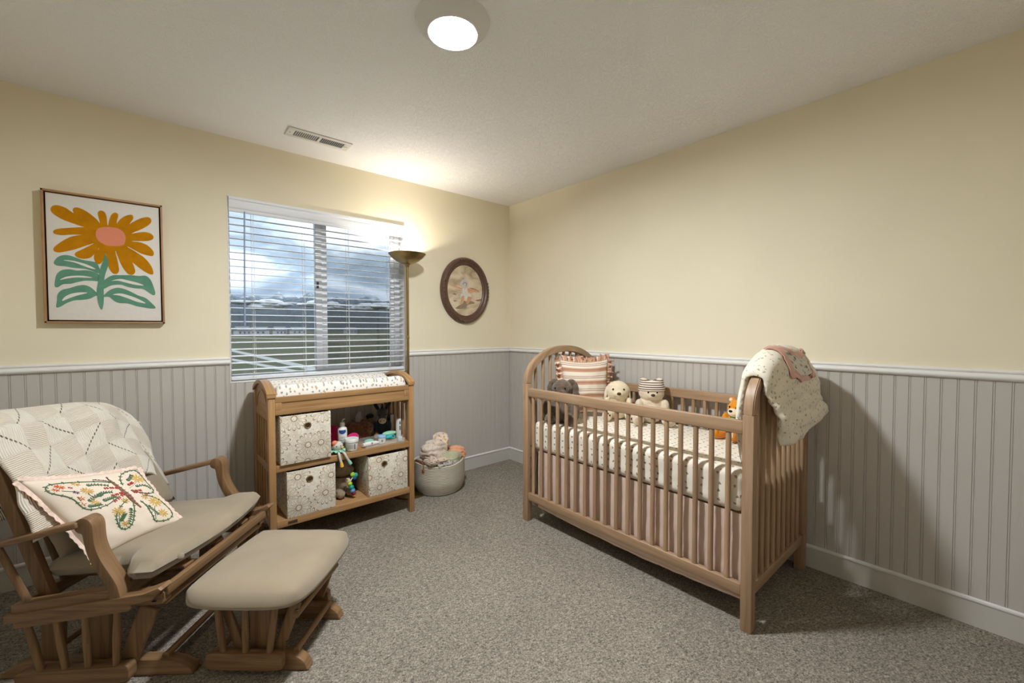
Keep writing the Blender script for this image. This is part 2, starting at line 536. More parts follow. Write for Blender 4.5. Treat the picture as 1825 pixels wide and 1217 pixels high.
EMB = {"outline": [[[0.61, 0.805], [0.511, 0.854], [0.404, 0.885], [0.289, 0.905], [0.19, 0.913], [0.121, 0.899], [0.087, 0.865], [0.081, 0.818], [0.108, 0.775], [0.148, 0.733], [0.175, 0.673], [0.179, 0.591], [0.194, 0.536], [0.249, 0.509], [0.325, 0.515], [0.403, 0.532], [0.535, 0.596]], [[0.665, 0.745], [0.695, 0.835], [0.763, 0.923], [0.866, 0.97], [0.951, 0.97], [0.97, 0.888], [0.97, 0.75], [0.97, 0.602], [0.892, 0.54], [0.774, 0.576], [0.686, 0.642]], [[0.634, 0.506], [0.578, 0.399], [0.517, 0.284], [0.449, 0.2], [0.379, 0.167], [0.333, 0.202], [0.338, 0.278], [0.366, 0.36], [0.457, 0.451], [0.581, 0.526]], [[0.692, 0.466], [0.711, 0.381], [0.71, 0.285], [0.696, 0.195], [0.697, 0.128], [0.822, 0.092], [0.921, 0.125], [0.964, 0.234], [0.936, 0.375], [0.858, 0.488], [0.765, 0.539]]], "body": [[0.601, 0.854], [0.602, 0.788], [0.606, 0.684], [0.618, 0.568], [0.627, 0.471], [0.639, 0.367]], "antenna": [[[0.599, 0.817], [0.599, 0.873], [0.61, 0.918]], [[0.593, 0.828], [0.549, 0.864], [0.473, 0.906]]], "flowers": [[[0.181, 0.863], 0.037, 9, "o"], [[0.133, 0.831], 0.026, 7, "o"], [[0.326, 0.755], 0.051, 11, "y"], [[0.299, 0.588], 0.04, 10, "y"], [[0.308, 0.872], 0.033, 8, "y"], [[0.89, 0.818], 0.081, 10, "y"], [[0.414, 0.402], 0.062, 11, "y"], [[0.848, 0.398], 0.081, 10, "y"], [[0.552, 0.518], 0.044, 8, "y"], [[0.239, 0.76], 0.026, 8, "p"], [[0.207, 0.602], 0.026, 4, "o"], [[0.231, 0.675], 0.031, 6, "o"], [[0.775, 0.505], 0.045, 7, "y"], [[0.393, 0.231], 0.039, 8, "y"], [[0.835, 0.207], 0.065, 9, "y"], [[0.242, 0.833], 0.018, 6, "r"]], "ferns": [[[0.363, 0.654], [0.43, 0.691], [0.508, 0.676]], [[0.264, 0.617], [0.339, 0.662], [0.402, 0.674]], [[0.371, 0.833], [0.454, 0.822], [0.537, 0.776]], [[0.369, 0.586], [0.435, 0.596], [0.506, 0.606]], [[0.786, 0.694], [0.89, 0.69], [0.939, 0.612]], [[0.751, 0.804], [0.821, 0.852], [0.856, 0.888]], [[0.534, 0.4], [0.488, 0.298], [0.419, 0.217]], [[0.365, 0.279], [0.413, 0.319], [0.448, 0.352]], [[0.735, 0.371], [0.755, 0.284], [0.763, 0.201]], [[0.22, 0.566], [0.27, 0.553], [0.333, 0.551]]], "red": [[[0.594, 0.706], [0.537, 0.731], [0.467, 0.744]], [[0.591, 0.633], [0.527, 0.625], [0.472, 0.626]], [[0.593, 0.614], [0.509, 0.569], [0.436, 0.536]], [[0.711, 0.733], [0.762, 0.751], [0.792, 0.765]], [[0.686, 0.642], [0.745, 0.625], [0.806, 0.617]], [[0.689, 0.612], [0.774, 0.576], [0.84, 0.535]]], "stems": [[[0.4, 0.375], [0.363, 0.296], [0.326, 0.206]], [[0.31, 0.719], [0.323, 0.667], [0.362, 0.671]], [[0.16, 0.81], [0.187, 0.794], [0.233, 0.774]], [[0.21, 0.645], [0.214, 0.674], [0.212, 0.705]], [[0.867, 0.78], [0.772, 0.718], [0.693, 0.679]], [[0.809, 0.341], [0.747, 0.248], [0.706, 0.152]]]}
# ================================================================== room shell
XW, YS, H = -3.45, -3.62, 2.44        # west wall, south wall, ceiling
WX0, WX1, WZ0, WZ1 = -2.270, -1.092, 0.932, 2.086   # window opening

# wall paint
m_wall = plain('yellow_wall_paint', lin(231, 222, 198), 0.85, 0.02, 3.0, 0.12, 90.0, spec=0.15)
m_white = plain('white_trim_paint', lin(228, 227, 225), 0.4, bp=0.03, bs=60.0)
m_bead = plain('beadboard_paint', lin(191, 186, 180), 0.5, bp=0.04, bs=120.0, spec=0.25)
m_base = plain('baseboard_paint', lin(198, 195, 188), 0.5, bp=0.04, bs=120.0, spec=0.25)

# knockdown ceiling
m_ceil, nt, b = base('knockdown_ceiling_paint')
b.inputs['Base Color'].default_value = lin(240, 240, 240)
b.inputs['Roughness'].default_value = 0.7
tc = node(nt, 'ShaderNodeTexCoord')
wp = node(nt, 'ShaderNodeTexNoise', {'Vector': tc.outputs['Object'], 'Scale': 9.0, 'Detail': 3.0})
wv = node(nt, 'ShaderNodeVectorMath', {0: tc.outputs['Object'], 1: wp.outputs['Color']}, operation='ADD')
mp = node(nt, 'ShaderNodeMapping', {'Vector': wv.outputs[0], 'Scale': (1.0, 1.6, 1.0)})
n1 = node(nt, 'ShaderNodeTexNoise', {'Vector': mp.outputs[0], 'Scale': 26.0, 'Detail': 4.0, 'Roughness': 0.55, 'Distortion': 1.2})
hh = ramp(nt, n1.outputs['Fac'], [(0.47, (0, 0, 0)), (0.53, (1, 1, 1))])
bump(nt, b, hh, 0.5, 0.006)

# loop pile carpet with faint woven rows
m_carpet, nt, b = base('loop_pile_carpet')
b.inputs['Roughness'].default_value = 0.95
b.inputs['Specular IOR Level'].default_value = 0.05
tc = node(nt, 'ShaderNodeTexCoord')
mp = node(nt, 'ShaderNodeMapping', {'Vector': tc.outputs['Object'], 'Rotation': (0, 0, 0.35)})
vo = node(nt, 'ShaderNodeTexVoronoi', {'Vector': mp.outputs[0], 'Scale': 150.0})
nf = node(nt, 'ShaderNodeTexNoise', {'Vector': mp.outputs[0], 'Scale': 185.0, 'Detail': 3.0, 'Roughness': 0.7})
st = node(nt, 'ShaderNodeMapping', {'Vector': mp.outputs[0], 'Scale': (42.0, 120.0, 1.0)})
ns = node(nt, 'ShaderNodeTexNoise', {'Vector': st.outputs[0], 'Scale': 1.0, 'Detail': 3.0})
nb = node(nt, 'ShaderNodeTexNoise', {'Vector': mp.outputs[0], 'Scale': 2.2, 'Detail': 3.0})
mixf = math_(nt, 'ADD', math_(nt, 'MULTIPLY', nf.outputs['Fac'], 0.75), math_(nt, 'MULTIPLY', ns.outputs['Fac'], 0.25))
cc = ramp(nt, mixf, [(0.35, lin(68, 62, 55)), (0.46, lin(126, 119, 110)), (0.56, lin(155, 146, 134)), (0.68, lin(198, 189, 176))])
bb = ramp(nt, nb.outputs['Fac'], [(0.3, (0.9, 0.9, 0.9)), (0.7, (1.05, 1.05, 1.05))])
nt.links.new(mix(nt, 1.0, cc, bb, 'MULTIPLY'), b.inputs['Base Color'])
bump(nt, b, math_(nt, 'ADD', math_(nt, 'MULTIPLY', vo.outputs['Distance'], -0.6), math_(nt, 'MULTIPLY_ADD', ns.outputs['Fac'], .5, nf.outputs['Fac'])), 0.7, 0.003)


def structure(name, label, o):
    return tag(o, label, name.split('_')[0], kind='structure')


fl = box('floor', (XW - .12, YS - .12, -0.1), (0.12, 0.14, 0.0), m_carpet, bev=0)
tag(fl, 'grey-brown loop pile carpet covering the whole floor', 'floor', kind='structure')
ce = box('ceiling', (XW - .12, YS - .12, H), (0.12, 0.14, H + 0.1), m_ceil, bev=0)
tag(ce, 'white ceiling with a knockdown plaster texture', 'ceiling', kind='structure')


def boxes(name, lst, mat, parent=None, bev=0.0):
    return emit(name, *join_vf([box_vf(a, c, bev) for a, c in lst]), mat, parent)


wn = boxes('wall_north', [((XW - .12, 0, 0), (WX0, .14, H)), ((WX1, 0, 0), (0.12, .14, H)),
                          ((WX0, 0, 0), (WX1, .14, WZ0)), ((WX0, 0, WZ1), (WX1, .14, H))], m_wall)
tag(wn, 'yellow wall with the window, flower painting and oval painting', 'wall', kind='structure')
we = box('wall_east', (0, YS - .12, 0), (.12, 0, H), m_wall, bev=0)
tag(we, 'plain yellow wall behind the crib', 'wall', kind='structure')
wsth = box('wall_south', (XW - .12, YS - .12, 0), (0, YS, H), m_wall, bev=0)
tag(wsth, 'yellow wall behind the photographer', 'wall', kind='structure')
ww = box('wall_west', (XW - .12, YS, 0), (XW, 0, H), m_wall, bev=0)
tag(ww, 'yellow wall behind the glider chair', 'wall', kind='structure')

# ---- beadboard: one board every two inches, each with a half-round bead between two grooves
PW, TH, RAILB, RAILT, BASET = 0.0507, 0.009, 1.046, 1.0917, 0.122


def plank_vf(w, z0, z1):
    """Board profile across its width (a) and out of the wall (b): flat face, groove, bead."""
    g, bd = 0.0018, 0.006
    f0 = w - bd - g
    pr = [(0, 0), (0, TH - .0024), (0.0016, TH), (f0 - .002, TH), (f0, TH - .0028), (f0 + g, TH - .0028),
          (f0 + g + .001, TH - .0005), (f0 + g + bd / 2, TH), (w - .001, TH - .0005), (w - .0002, TH - .0028), (w, 0)]
    V = [(a, bq, z) for z in (z0, z1) for a, bq in pr]
    n = len(pr)
    F = [(i, (i + 1) % n, n + (i + 1) % n, n + i) for i in range(n)]
    return V, F


def boards(wall, axis, k0, k1, ph, z0, z1, skip=None):
    """axis 'x': north wall (faces -y); axis 'y': east wall (faces -x)."""
    src = {}
    for k in range(k0, k1):
        s = ph + k * PW
        zz = z1
        w = PW
        if skip:
            r = skip(s)
            if r is None: continue
            zz, w = r
        key = (round(zz, 3), round(w, 4))
        if key not in src:
            V, F = plank_vf(w, z0, zz)
            V = [(a, -bq, z) for a, bq, z in V] if axis == 'x' else [(-bq, a, z) for a, bq, z in V]
            wl = Vector(wall.location)
            o = emit('beadboard_plank', V, F, m_bead, wall, free=True)
            src[key] = o
        else:
            o = dupe(src[key], wall)
        p = Vector((s, -0.0005, 0)) if axis == 'x' else Vector((-0.0005, s, 0))
        o.location = p - Vector(wall.location)


def north_cut(s):
    e = s + PW
    if e <= WX0 or s >= WX1: return RAILB + .01, PW
    if s < WX0 < e: return RAILB + .01, WX0 - s
    if s < WX1 < e: return WZ0 - .004, PW
    return WZ0 - .004, PW


boards(wn, 'x', -68, 0, 0.0 - 0.012, BASET - .02, RAILB + .01, north_cut)
_s0 = max(-0.012 + k * PW for k in range(-68, 0) if -0.012 + k * PW < WX0)
_v, _f2 = plank_vf(_s0 + PW - WX0, BASET - .02, WZ0 - .004)
emit('beadboard_plank', [(a, -bq, z) for a, bq, z in _v], _f2, m_bead, wn, free=True).location = Vector((WX0, -.0005, 0)) - Vector(wn.location)
_s1 = max(-0.012 + k * PW for k in range(-68, 0) if -0.012 + k * PW < WX1)
_v, _f2 = plank_vf(_s1 + PW - WX1, WZ0 - .004, RAILB + .01)
emit('beadboard_plank', [(a, -bq, z) for a, bq, z in _v], _f2, m_bead, wn, free=True).location = Vector((WX1, -.0005, 0)) - Vector(wn.location)
boards(we, 'y', -70, 0, -3.086 + 61 * PW - 0.003, BASET - .02, RAILB + .01)
for nm, wl in (('south', wsth), ('west', ww)):
    pn = box('wainscot_panel', (XW, YS + .0005, .1) if nm == 'south' else (XW + .0005, YS + .01, .1),
             (0, YS + .009, RAILB + .01) if nm == 'south' else (XW + .009, 0, RAILB + .01), m_bead, wl, bev=0, free=True)
    pn.location = -Vector(wl.location)

# chair rail and baseboard profiles (out of the wall, height)
RAIL = [(0, RAILB), (.014, RAILB), (.018, RAILB + .002), (.025, RAILB + .008), (.027, RAILB + .015), (.025, RAILB + .022), (.019, RAILB + .027),
        (.014, RAILB + .029), (.014, RAILB + .031), (.018, RAILB + .033), (.0195, RAILB + .038), (.017, RAILB + .043), (.012, RAILT), (0, RAILT)]
BASE = [(0, 0), (.014, 0), (.014, .103), (.016, .104), (.0185, .108), (.0195, .113), (.018, .118), (.013, .1215), (0, .122)]


def run(name, prof, a0, a1, side, mat, label, cat, parent=None):
    fn = {'n': lambda p, z, a: (a, -p, z), 's': lambda p, z, a: (a, YS + p, z),
          'e': lambda p, z, a: (-p, a, z), 'w': lambda p, z, a: (XW + p, a, z)}[side]
    v, f = prism_vf(prof, a0, a1, fn)
    o = emit(name, v, f, mat, parent, smooth=True, angle=35)
    return tag(o, label, cat, kind='structure')


run('trim_1', RAIL, XW, WX0 - .001, 'n', m_white, 'white chair rail on the window wall, behind the glider chair', 'trim')
run('trim_2', RAIL, WX1 + .001, -.02, 'n', m_white, 'white chair rail under the oval painting', 'trim')
run('trim_3', RAIL, YS, 0, 'e', m_white, 'long white chair rail above the crib', 'trim')
run('trim_4', RAIL, XW, -.02, 's', m_white, 'white chair rail behind the photographer', 'trim')
run('trim_5', RAIL, YS + .02, -.02, 'w', m_white, 'white chair rail on the wall behind the glider', 'trim')


def baseboard(side, a0, a1, label):
    bo = run('baseboard_' + {'n': 'north', 's': 'south', 'e': 'east', 'w': 'west'}[side], [p for p in BASE if p[1] < .1035] + [(0, .103)], a0, a1, side, m_base, label, 'baseboard')
    cp = [(0, .103)] + [p for p in BASE if p[1] > .1035]
    fn = {'n': lambda p, z, a: (a, -p, z), 's': lambda p, z, a: (a, YS + p, z),
          'e': lambda p, z, a: (-p, a, z), 'w': lambda p, z, a: (XW + p, a, z)}[side]
    v, f = prism_vf(cp, a0, a1, fn)
    c = emit('cap_moulding', v, f, m_white, bo, smooth=True, angle=35)
    c.location = -Vector(bo.location)


baseboard('n', XW, 0, 'pale baseboard with a rounded white cap under the window')
baseboard('e', YS, -.001, 'pale baseboard with a rounded white cap behind the crib')
baseboard('s', XW, 0, 'pale baseboard behind the photographer')
baseboard('w', YS, 0, 'pale baseboard behind the glider chair')

# ================================================================== window
m_vinyl = plain('white_vinyl', lin(236, 238, 242), 0.35)
m_glass, nt, b = base('window_glass')
tr = node(nt, 'ShaderNodeBsdfTransparent', {'Color': (0.95, 0.97, 0.97, 1)})
gl = node(nt, 'ShaderNodeBsdfGlossy', {'Roughness': 0.02})
fr = node(nt, 'ShaderNodeFresnel', {'IOR': 1.45})
ms = node(nt, 'ShaderNodeMixShader', {0: fr.outputs[0], 1: tr.outputs[0], 2: gl.outputs[0]})
nt.links.new(ms.outputs[0], nt.nodes['Material Output'].inputs['Surface'])
m_screen, nt, b = base('insect_screen')
tr = node(nt, 'ShaderNodeBsdfTransparent')
df = node(nt, 'ShaderNodeBsdfDiffuse', {'Color': (0.10, 0.11, 0.11, 1)})
ms = node(nt, 'ShaderNodeMixShader', {0: 0.24, 1: tr.outputs[0], 2: df.outputs[0]})
nt.links.new(ms.outputs[0], nt.nodes['Material Output'].inputs['Surface'])

win = thing('window_1', 'white vinyl sliding window with two panes behind the blind', 'window', ((WX0 + WX1) / 2, .07, WZ0), world=True, kind='structure')
t = .006
for nm, lo, hi in (('jamb_lining', (WX0, -.002, WZ0), (WX0 + t, .138, WZ1)), ('jamb_lining', (WX1 - t, -.002, WZ0), (WX1, .138, WZ1)),
                   ('head_lining', (WX0, -.002, WZ1 - t), (WX1, .138, WZ1)), ('window_sill', (WX0, -.004, WZ0 - .004), (WX1, .138, WZ0 + t))):
    box(nm, lo, hi, m_white, win, bev=.0015)
fw = .04
for nm, lo, hi in (('frame_stile', (WX0 + t, .085, WZ0 + t), (WX0 + .022, .135, WZ1 - t)), ('frame_stile', (WX1 - .050, .085, WZ0 + t), (WX1 - t, .135, WZ1 - t)),
                   ('frame_rail', (WX0 + t, .085, WZ0 + t), (WX1 - t, .135, WZ0 + fw)), ('frame_rail', (WX0 + t, .085, WZ1 - fw), (WX1 - t, .135, WZ1 - t)),
                   ('meeting_stile', (-1.742, .075, WZ0 + fw), (-1.700, .125, WZ1 - fw)), ('meeting_stile', (-1.702, .088, WZ0 + fw), (-1.660, .135, WZ1 - fw)),
                   ('sash_stile', (WX1 - .078, .098, WZ0 + fw), (WX1 - .045, .125, WZ1 - fw)), ('sash_rail', (-1.68, .09, WZ0 + fw), (WX1 - .07, .125, WZ0 + fw + .022))):
    box(nm, lo, hi, m_vinyl, win, bev=.004)
box('latch', (-1.737, .066, 1.555), (-1.722, .078, 1.60), plain('latch_grey', lin(90, 95, 105), .4), win, bev=.002)
box('pane', (WX0 + .02, .107, WZ0 + .03), (-1.735, .110, WZ1 - .03), m_glass, win, bev=0)
box('pane', (-1.665, .115, WZ0 + .03), (WX1 - .05, .118, WZ1 - .03), m_glass, win, bev=0)
box('insect_screen', (-1.665, .130, WZ0 + .03), (WX1 - .05, .1305, WZ1 - .03), m_screen, win, bev=0)

# ---- horizontal blind, 23 slats, inside mounted
m_slat = plain('white_blind_slat', lin(226, 229, 234), 0.4, spec=0.3)
m_cord = plain('white_cord', lin(225, 225, 222), 0.8)
bl = thing('window_blind', 'white horizontal slat blind, slats open, filling the window', 'blind', ((WX0 + WX1) / 2, .03, WZ0), world=True)
bx0, bx1 = WX0 + .008, WX1 - .008
VAL = [(0.0, 1.990), (-.010, 1.990), (-.012, 1.994), (-.012, 2.008), (-.016, 2.012), (-.019, 2.02), (-.019, 2.045), (-.016, 2.05), (-.016, 2.06), (-.021, 2.066), (-.021, 2.078), (-.018, 2.080), (0, 2.080)]
prism('valance', VAL, bx0, bx1, lambda p, z, a: (a, p + .004, z), m_slat, bl, angle=30)
box('headrail', (bx0, .008, 2.03), (bx1, .06, 2.078), m_slat, bl, bev=.002)
# a slightly crowned slat
sv, sf = [], []
prof = [(-.024 + .048 * i / 8, .0022 * (1 - ((i - 4) / 4) ** 2)) for i in range(9)]
ring = [(y, z + .0026) for y, z in prof] + [(y, z) for y, z in reversed(prof)]
_v, _f = prism_vf(ring, bx0 + .001, bx1 - .001, lambda p, z, a: (a, p, z))
slat0 = None
for i in range(23):
    z = 1.960 - i * (1.960 - 1.007) / 22
    if slat0 is None:
        slat0 = emit('slat', [(a - bl.location.x, y, zz) for a, y, zz in _v], _f, m_slat, bl, smooth=True, angle=30, free=True)
        o = slat0
    else:
        o = dupe(slat0, bl)
    o.location = (0, 0.031 - bl.location.y, z - bl.location.z)
    o.rotation_euler = (math.radians(4.0), 0, 0)
box('bottom_rail', (bx0, .010, .944), (bx1, .056, .966), m_slat, bl, bev=.004)
for x in (-2.136, -1.833, -1.535, -1.219):
    for dy in (.006, .055):
        tube('ladder_cord', [(x, dy, .96), (x, dy, 2.04)], .0011, m_cord, bl, 6)
    tube('lift_cord', [(x + .012, .031, .96), (x + .012, .031, 2.04)], .0011, m_cord, bl, 6)
    tube('cord_loop', [(x + .0, .006, .995), (x - .012, .002, .975), (x - .010, .000, .955), (x + .004, .002, .948), (x + .008, .006, .962)], .0013, m_cord, bl, 6)
tube('tilt_wand', [(-2.178, -.006, 2.0), (-2.183, -.004, 1.64), (-2.187, -.002, 1.285)], .0045, plain('wand_plastic', lin(150, 165, 195), .3), bl, 8)

# ================================================================== outside
m_field, nt, b = base('autumn_field')
b.inputs['Roughness'].default_value = 1.0
b.inputs['Specular IOR Level'].default_value = 0.0
gp = node(nt, 'ShaderNodeNewGeometry')
mp = node(nt, 'ShaderNodeMapping', {'Vector': gp.outputs['Position'], 'Scale': (.012, .03, .01)})
nn = node(nt, 'ShaderNodeTexNoise', {'Vector': mp.outputs[0], 'Scale': 1.0, 'Detail': 8.0, 'Roughness': .65})
nt.links.new(ramp(nt, nn.outputs['Fac'], [(.35, lin(48, 52, 46)), (.5, lin(74, 72, 62)), (.58, lin(64, 70, 54)), (.7, lin(92, 88, 78))]), b.inputs['Base Color'])
g = emit('field', [(-4000, 8, -3.0), (4000, 8, -3.0), (4000, 6000, -3.0), (-4000, 6000, -3.0)], [(0, 1, 2, 3)], m_field)
tag(g, 'dull green and brown open field outside the window', 'field', kind='structure')
m_walk = plain('pale_concrete', lin(116, 118, 116), .9, .06, .5)


def strip(name, pts, w, label, mat):
    V, F = [], []
    P = [Vector((x, y, -2.97)) for x, y in pts]
    for i, p in enumerate(P):
        d = (P[min(i + 1, len(P) - 1)] - P[max(i - 1, 0)]).normalized()
        s = Vector((-d.y, d.x, 0)) * w / 2
        V += [p - s, p + s, p - s + Vector((0, 0, -.06)), p + s + Vector((0, 0, -.06))]
    for i in range(len(P) - 1):
        a = i * 4
        F += [(a, a + 1, a + 5, a + 4), (a, a + 4, a + 6, a + 2), (a + 1, a + 3, a + 7, a + 5)]
    return tag(emit(name, V, F, mat), label, 'path', kind='structure')


strip('sidewalk', [(5, 160), (9.2, 120), (9.9, 103), (10.4, 70), (10.65, 45), (12.5, 34), (18, 25)], 1.5, 'farther pale sidewalk crossing the field outside the window', m_walk)
strip('sidewalk', [(1, 110), (5.0, 80), (6.0, 70), (7.6, 53), (8.6, 41.6), (10.2, 31), (15, 22)], 1.1, 'nearer pale sidewalk crossing the field outside the window', m_walk)
strip('country_road', [(15, 330), (48, 215), (80, 185), (160, 190), (260, 230)], 7, 'pale road bending through the field', m_walk)

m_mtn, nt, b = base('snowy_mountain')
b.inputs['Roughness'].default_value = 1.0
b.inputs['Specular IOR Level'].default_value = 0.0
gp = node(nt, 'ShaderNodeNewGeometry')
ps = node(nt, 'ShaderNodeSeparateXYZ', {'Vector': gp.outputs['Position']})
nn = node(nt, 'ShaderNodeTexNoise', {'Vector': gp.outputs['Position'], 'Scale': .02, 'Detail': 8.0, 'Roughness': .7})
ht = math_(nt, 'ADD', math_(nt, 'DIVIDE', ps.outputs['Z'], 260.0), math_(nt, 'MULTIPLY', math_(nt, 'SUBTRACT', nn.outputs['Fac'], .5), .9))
nt.links.new(ramp(nt, ht, [(.15, lin(56, 62, 66)), (.5, lin(74, 82, 90)), (.66, lin(104, 112, 120)), (.84, lin(176, 182, 188))]), b.inputs['Base Color'])  # blue-grey slope tones put distance haze into the colour; pale top is snow
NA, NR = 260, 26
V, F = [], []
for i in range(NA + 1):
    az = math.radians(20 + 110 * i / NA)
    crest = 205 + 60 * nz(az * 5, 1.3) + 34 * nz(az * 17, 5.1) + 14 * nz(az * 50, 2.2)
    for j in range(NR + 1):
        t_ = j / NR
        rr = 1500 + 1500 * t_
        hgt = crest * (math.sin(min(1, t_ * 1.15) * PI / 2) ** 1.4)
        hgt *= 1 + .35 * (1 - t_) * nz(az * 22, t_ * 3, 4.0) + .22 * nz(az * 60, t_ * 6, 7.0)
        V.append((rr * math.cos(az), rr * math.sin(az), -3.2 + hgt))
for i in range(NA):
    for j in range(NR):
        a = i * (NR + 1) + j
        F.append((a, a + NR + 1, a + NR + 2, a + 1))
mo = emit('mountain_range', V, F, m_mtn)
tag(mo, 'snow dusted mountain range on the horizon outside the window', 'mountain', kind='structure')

m_fog = plain('low_cloud', lin(168, 172, 176), 1.0, spec=0.0)
rc = random.Random(4)
for az0, d0, label in ((80.2, 1240, 'longest low cloud clinging to the mountain foot, towards the tilt wand'), (73.2, 1330, 'low cloud at the mountain foot behind the middle of the window'), (66.6, 1240, 'low cloud at the mountain foot near the floor lamp side')):
    es = []
    for k in range(12):
        az = math.radians(az0 + rc.uniform(-2.3, 2.3))
        es.append(((d0 * math.cos(az), d0 * math.sin(az), (68 + rc.uniform(-7, 8)) * d0 / 1300), (rc.uniform(18, 36), rc.uniform(10, 20), rc.uniform(4, 10))))
    o = emit('low_cloud', *join_vf([ell_vf(c, r, 18, None, .35, k) for k, (c, r) in enumerate(es)]), m_fog, smooth=True, angle=180)
    tag(o, label, 'cloud', 'low clouds at the mountain foot')

m_hw = plain('house_siding', lin(140, 142, 144), .8)
m_hr = plain('house_roof', lin(92, 96, 102), .9)
m_hg = plain('house_window', lin(60, 70, 82), .3)
hs = [(82.4, 380, 9, 'white house with grey roof farthest to the left in the valley'), (80.6, 420, 12, 'wide white house with grey roof among the valley houses'),
      (78.6, 390, 8, 'white house with grey roof third from the left in the valley'), (76.6, 430, 12, 'white house with grey roof beside the window mullion'), (70.6, 470, 11, 'lone white house seen through the pane with the screen')]
for az, d, w, label in hs:
    a = math.radians(az)
    x, y = d * math.cos(a), d * math.sin(a)
    h = thing('house', label, 'house', (x, y, -3.0), a - PI / 2 + rc.uniform(-.5, .5), group='houses in the valley')
    box('house_wall', (-w / 2, -4, 0), (w / 2, 4, 4.2), m_hw, h, bev=0)
    prism('roof', [(-4.8, 4.1), (4.8, 4.1), (0, 7.0)], -w / 2 - .5, w / 2 + .5, lambda p, z, c: (c, p, z), m_hr, h)
    for k in range(3):
        box('window', (-w / 2 + (k + .35) * w / 3, -4.08, 1.4), (-w / 2 + (k + .7) * w / 3, -4.0, 2.9), m_hg, h, bev=0)

# ================================================================== ceiling light
def emitter(name, col, power):
    m = bpy.data.materials.new(name)
    m.use_nodes = True
    nt = m.node_tree
    nt.nodes.clear()
    e = node(nt, 'ShaderNodeEmission', {'Color': (*col, 1), 'Strength': power})
    node(nt, 'ShaderNodeOutputMaterial', {'Surface': e.outputs[0]})
    return m


LX, LY = -1.735, -1.715
m_fix = plain('light_trim_white', lin(214, 213, 210), .45)
cl = thing('ceiling_light', 'round white flush ceiling light, switched on', 'ceiling light', (LX, LY, H - .052), world=True)
lathe('trim_ring', [(.088, -.047), (.093, -.050), (.099, -.047), (.116, -.036), (.134, -.018), (.141, -.004), (.142, 0.0)][::-1] + [(.0875, -.046), (.085, -.041), (.085, -.001)], (LX, LY, H), m_fix, cl, 64)
lathe('diffuser', [(0.0, -.049), (.05, -.0485), (.078, -.046), (.084, -.042), (.084, -.03), (0, -.03)], (LX, LY, H), emitter('lit_diffuser', (.935, .975, 1.0), LENS_POWER), cl, 64)

# ================================================================== ceiling vent
m_vent = plain('vent_enamel', lin(214, 211, 206), .4)
m_duct = plain('dark_duct', lin(104, 110, 118), .8)
vx0, vx1, vy0, vy1 = -2.005, -1.640, -.400, -.270
vt = thing('ceiling_vent', 'white louvred air vent in the ceiling above the window', 'vent', ((vx0 + vx1) / 2, (vy0 + vy1) / 2, H - .006), world=True)
zt = H - .0015
ix0, ix1, iy0, iy1 = vx0 + .040, vx1 - .040, vy0 + .028, vy1 - .028
for lo, hi in (((vx0, vy0, H - .007), (vx1, iy0, H)), ((vx0, iy1, H - .007), (vx1, vy1, H)), ((vx0, iy0, H - .007), (ix0, iy1, H)), ((ix1, iy0, H - .007), (vx1, iy1, H)), (((ix0 + ix1) / 2 - .008, iy0, H - .006), ((ix0 + ix1) / 2 + .008, iy1, H - .001))):
    box('frame_bar', lo, hi, m_vent, vt, bev=.002)
box('duct_back', (ix0, iy0, H - .0012), (ix1, iy1, H - .0004), m_duct, vt, bev=0)
for h_ in (0, 1):
    a0 = ix0 if h_ == 0 else (ix0 + ix1) / 2 + .008
    a1 = (ix0 + ix1) / 2 - .008 if h_ == 0 else ix1
    for k in range(11):
        x = a0 + (a1 - a0) * (k + 1) / 12
        bar('louver', (x, iy0, H - .0035), (x, iy1, H - .0035), .0045, .0012, m_vent, vt, up=(.5 if h_ == 0 else -.9, 0, 1), bev=0)
for x in (vx0 + .018, vx1 - .018):
    lathe('screw', [(0, -.0085), (.003, -.008), (.004, -.0065)], (x, (vy0 + vy1) / 2, H), m_duct, vt, 10)
bar('damper_lever', (vx1 - .034, iy1 - .03, H - .006), (vx1 - .03, iy1 - .052, H - .016), .004, .002, m_vent, vt, bev=0)

# ================================================================== flower painting
m_canvas = plain('white_canvas', lin(226, 222, 216), .9, .02, 60.0, .25, 700.0)
m_fr = wood('pale_frame_wood', lin(150, 112, 78), lin(188, 148, 108), .5)
m_gold = plain('ochre_paint', lin(190, 126, 8), .85, .10, 30.0, .2, 600.0, spec=.12)
m_pink = plain('salmon_paint', lin(226, 142, 112), .9, .05, 200.0, .3, 900.0)
m_teal = plain('sage_green_paint', lin(98, 146, 124), .85, .10, 30.0, .2, 600.0, spec=.12)
fp = thing('flower_painting', 'framed painting of an ochre daisy with sage leaves on white canvas', 'painting', (-2.805, -.02, 1.296), world=True)
ax0, ax1, az0, az1 = -3.034, -2.576, 1.296, 1.954
for lo, hi in (((ax0, -.042, az0), (ax0 + .009, -.002, az1)), ((ax1 - .009, -.042, az0), (ax1, -.002, az1)), ((ax0, -.042, az0), (ax1, -.002, az0 + .009)), ((ax0, -.042, az1 - .009), (ax1, -.002, az1))):
    box('frame_bar', lo, hi, m_fr, fp, bev=.001)
box('backing_board', (ax0 + .004, -.008, az0 + .004), (ax1 - .004, -.003, az1 - .004), plain('dark_backing', lin(70, 48, 34), .8), fp, bev=0)
cx0, cx1, cz0, cz1 = ax0 + .015, ax1 - .015, az0 + .015, az1 - .015
cv = box('canvas', (cx0, -.034, cz0), (cx1, -.008, cz1), m_canvas, fp, bev=.002)


def art(name, pts, mat, d):
    q = spline([(cx0 + s * (cx1 - cx0), cz0 + tt * (cz1 - cz0)) for s, tt in pts], 4)
    prism(name, q, -.0330, -.0345 - d, lambda a, z, c: (a, c, z), mat, fp)


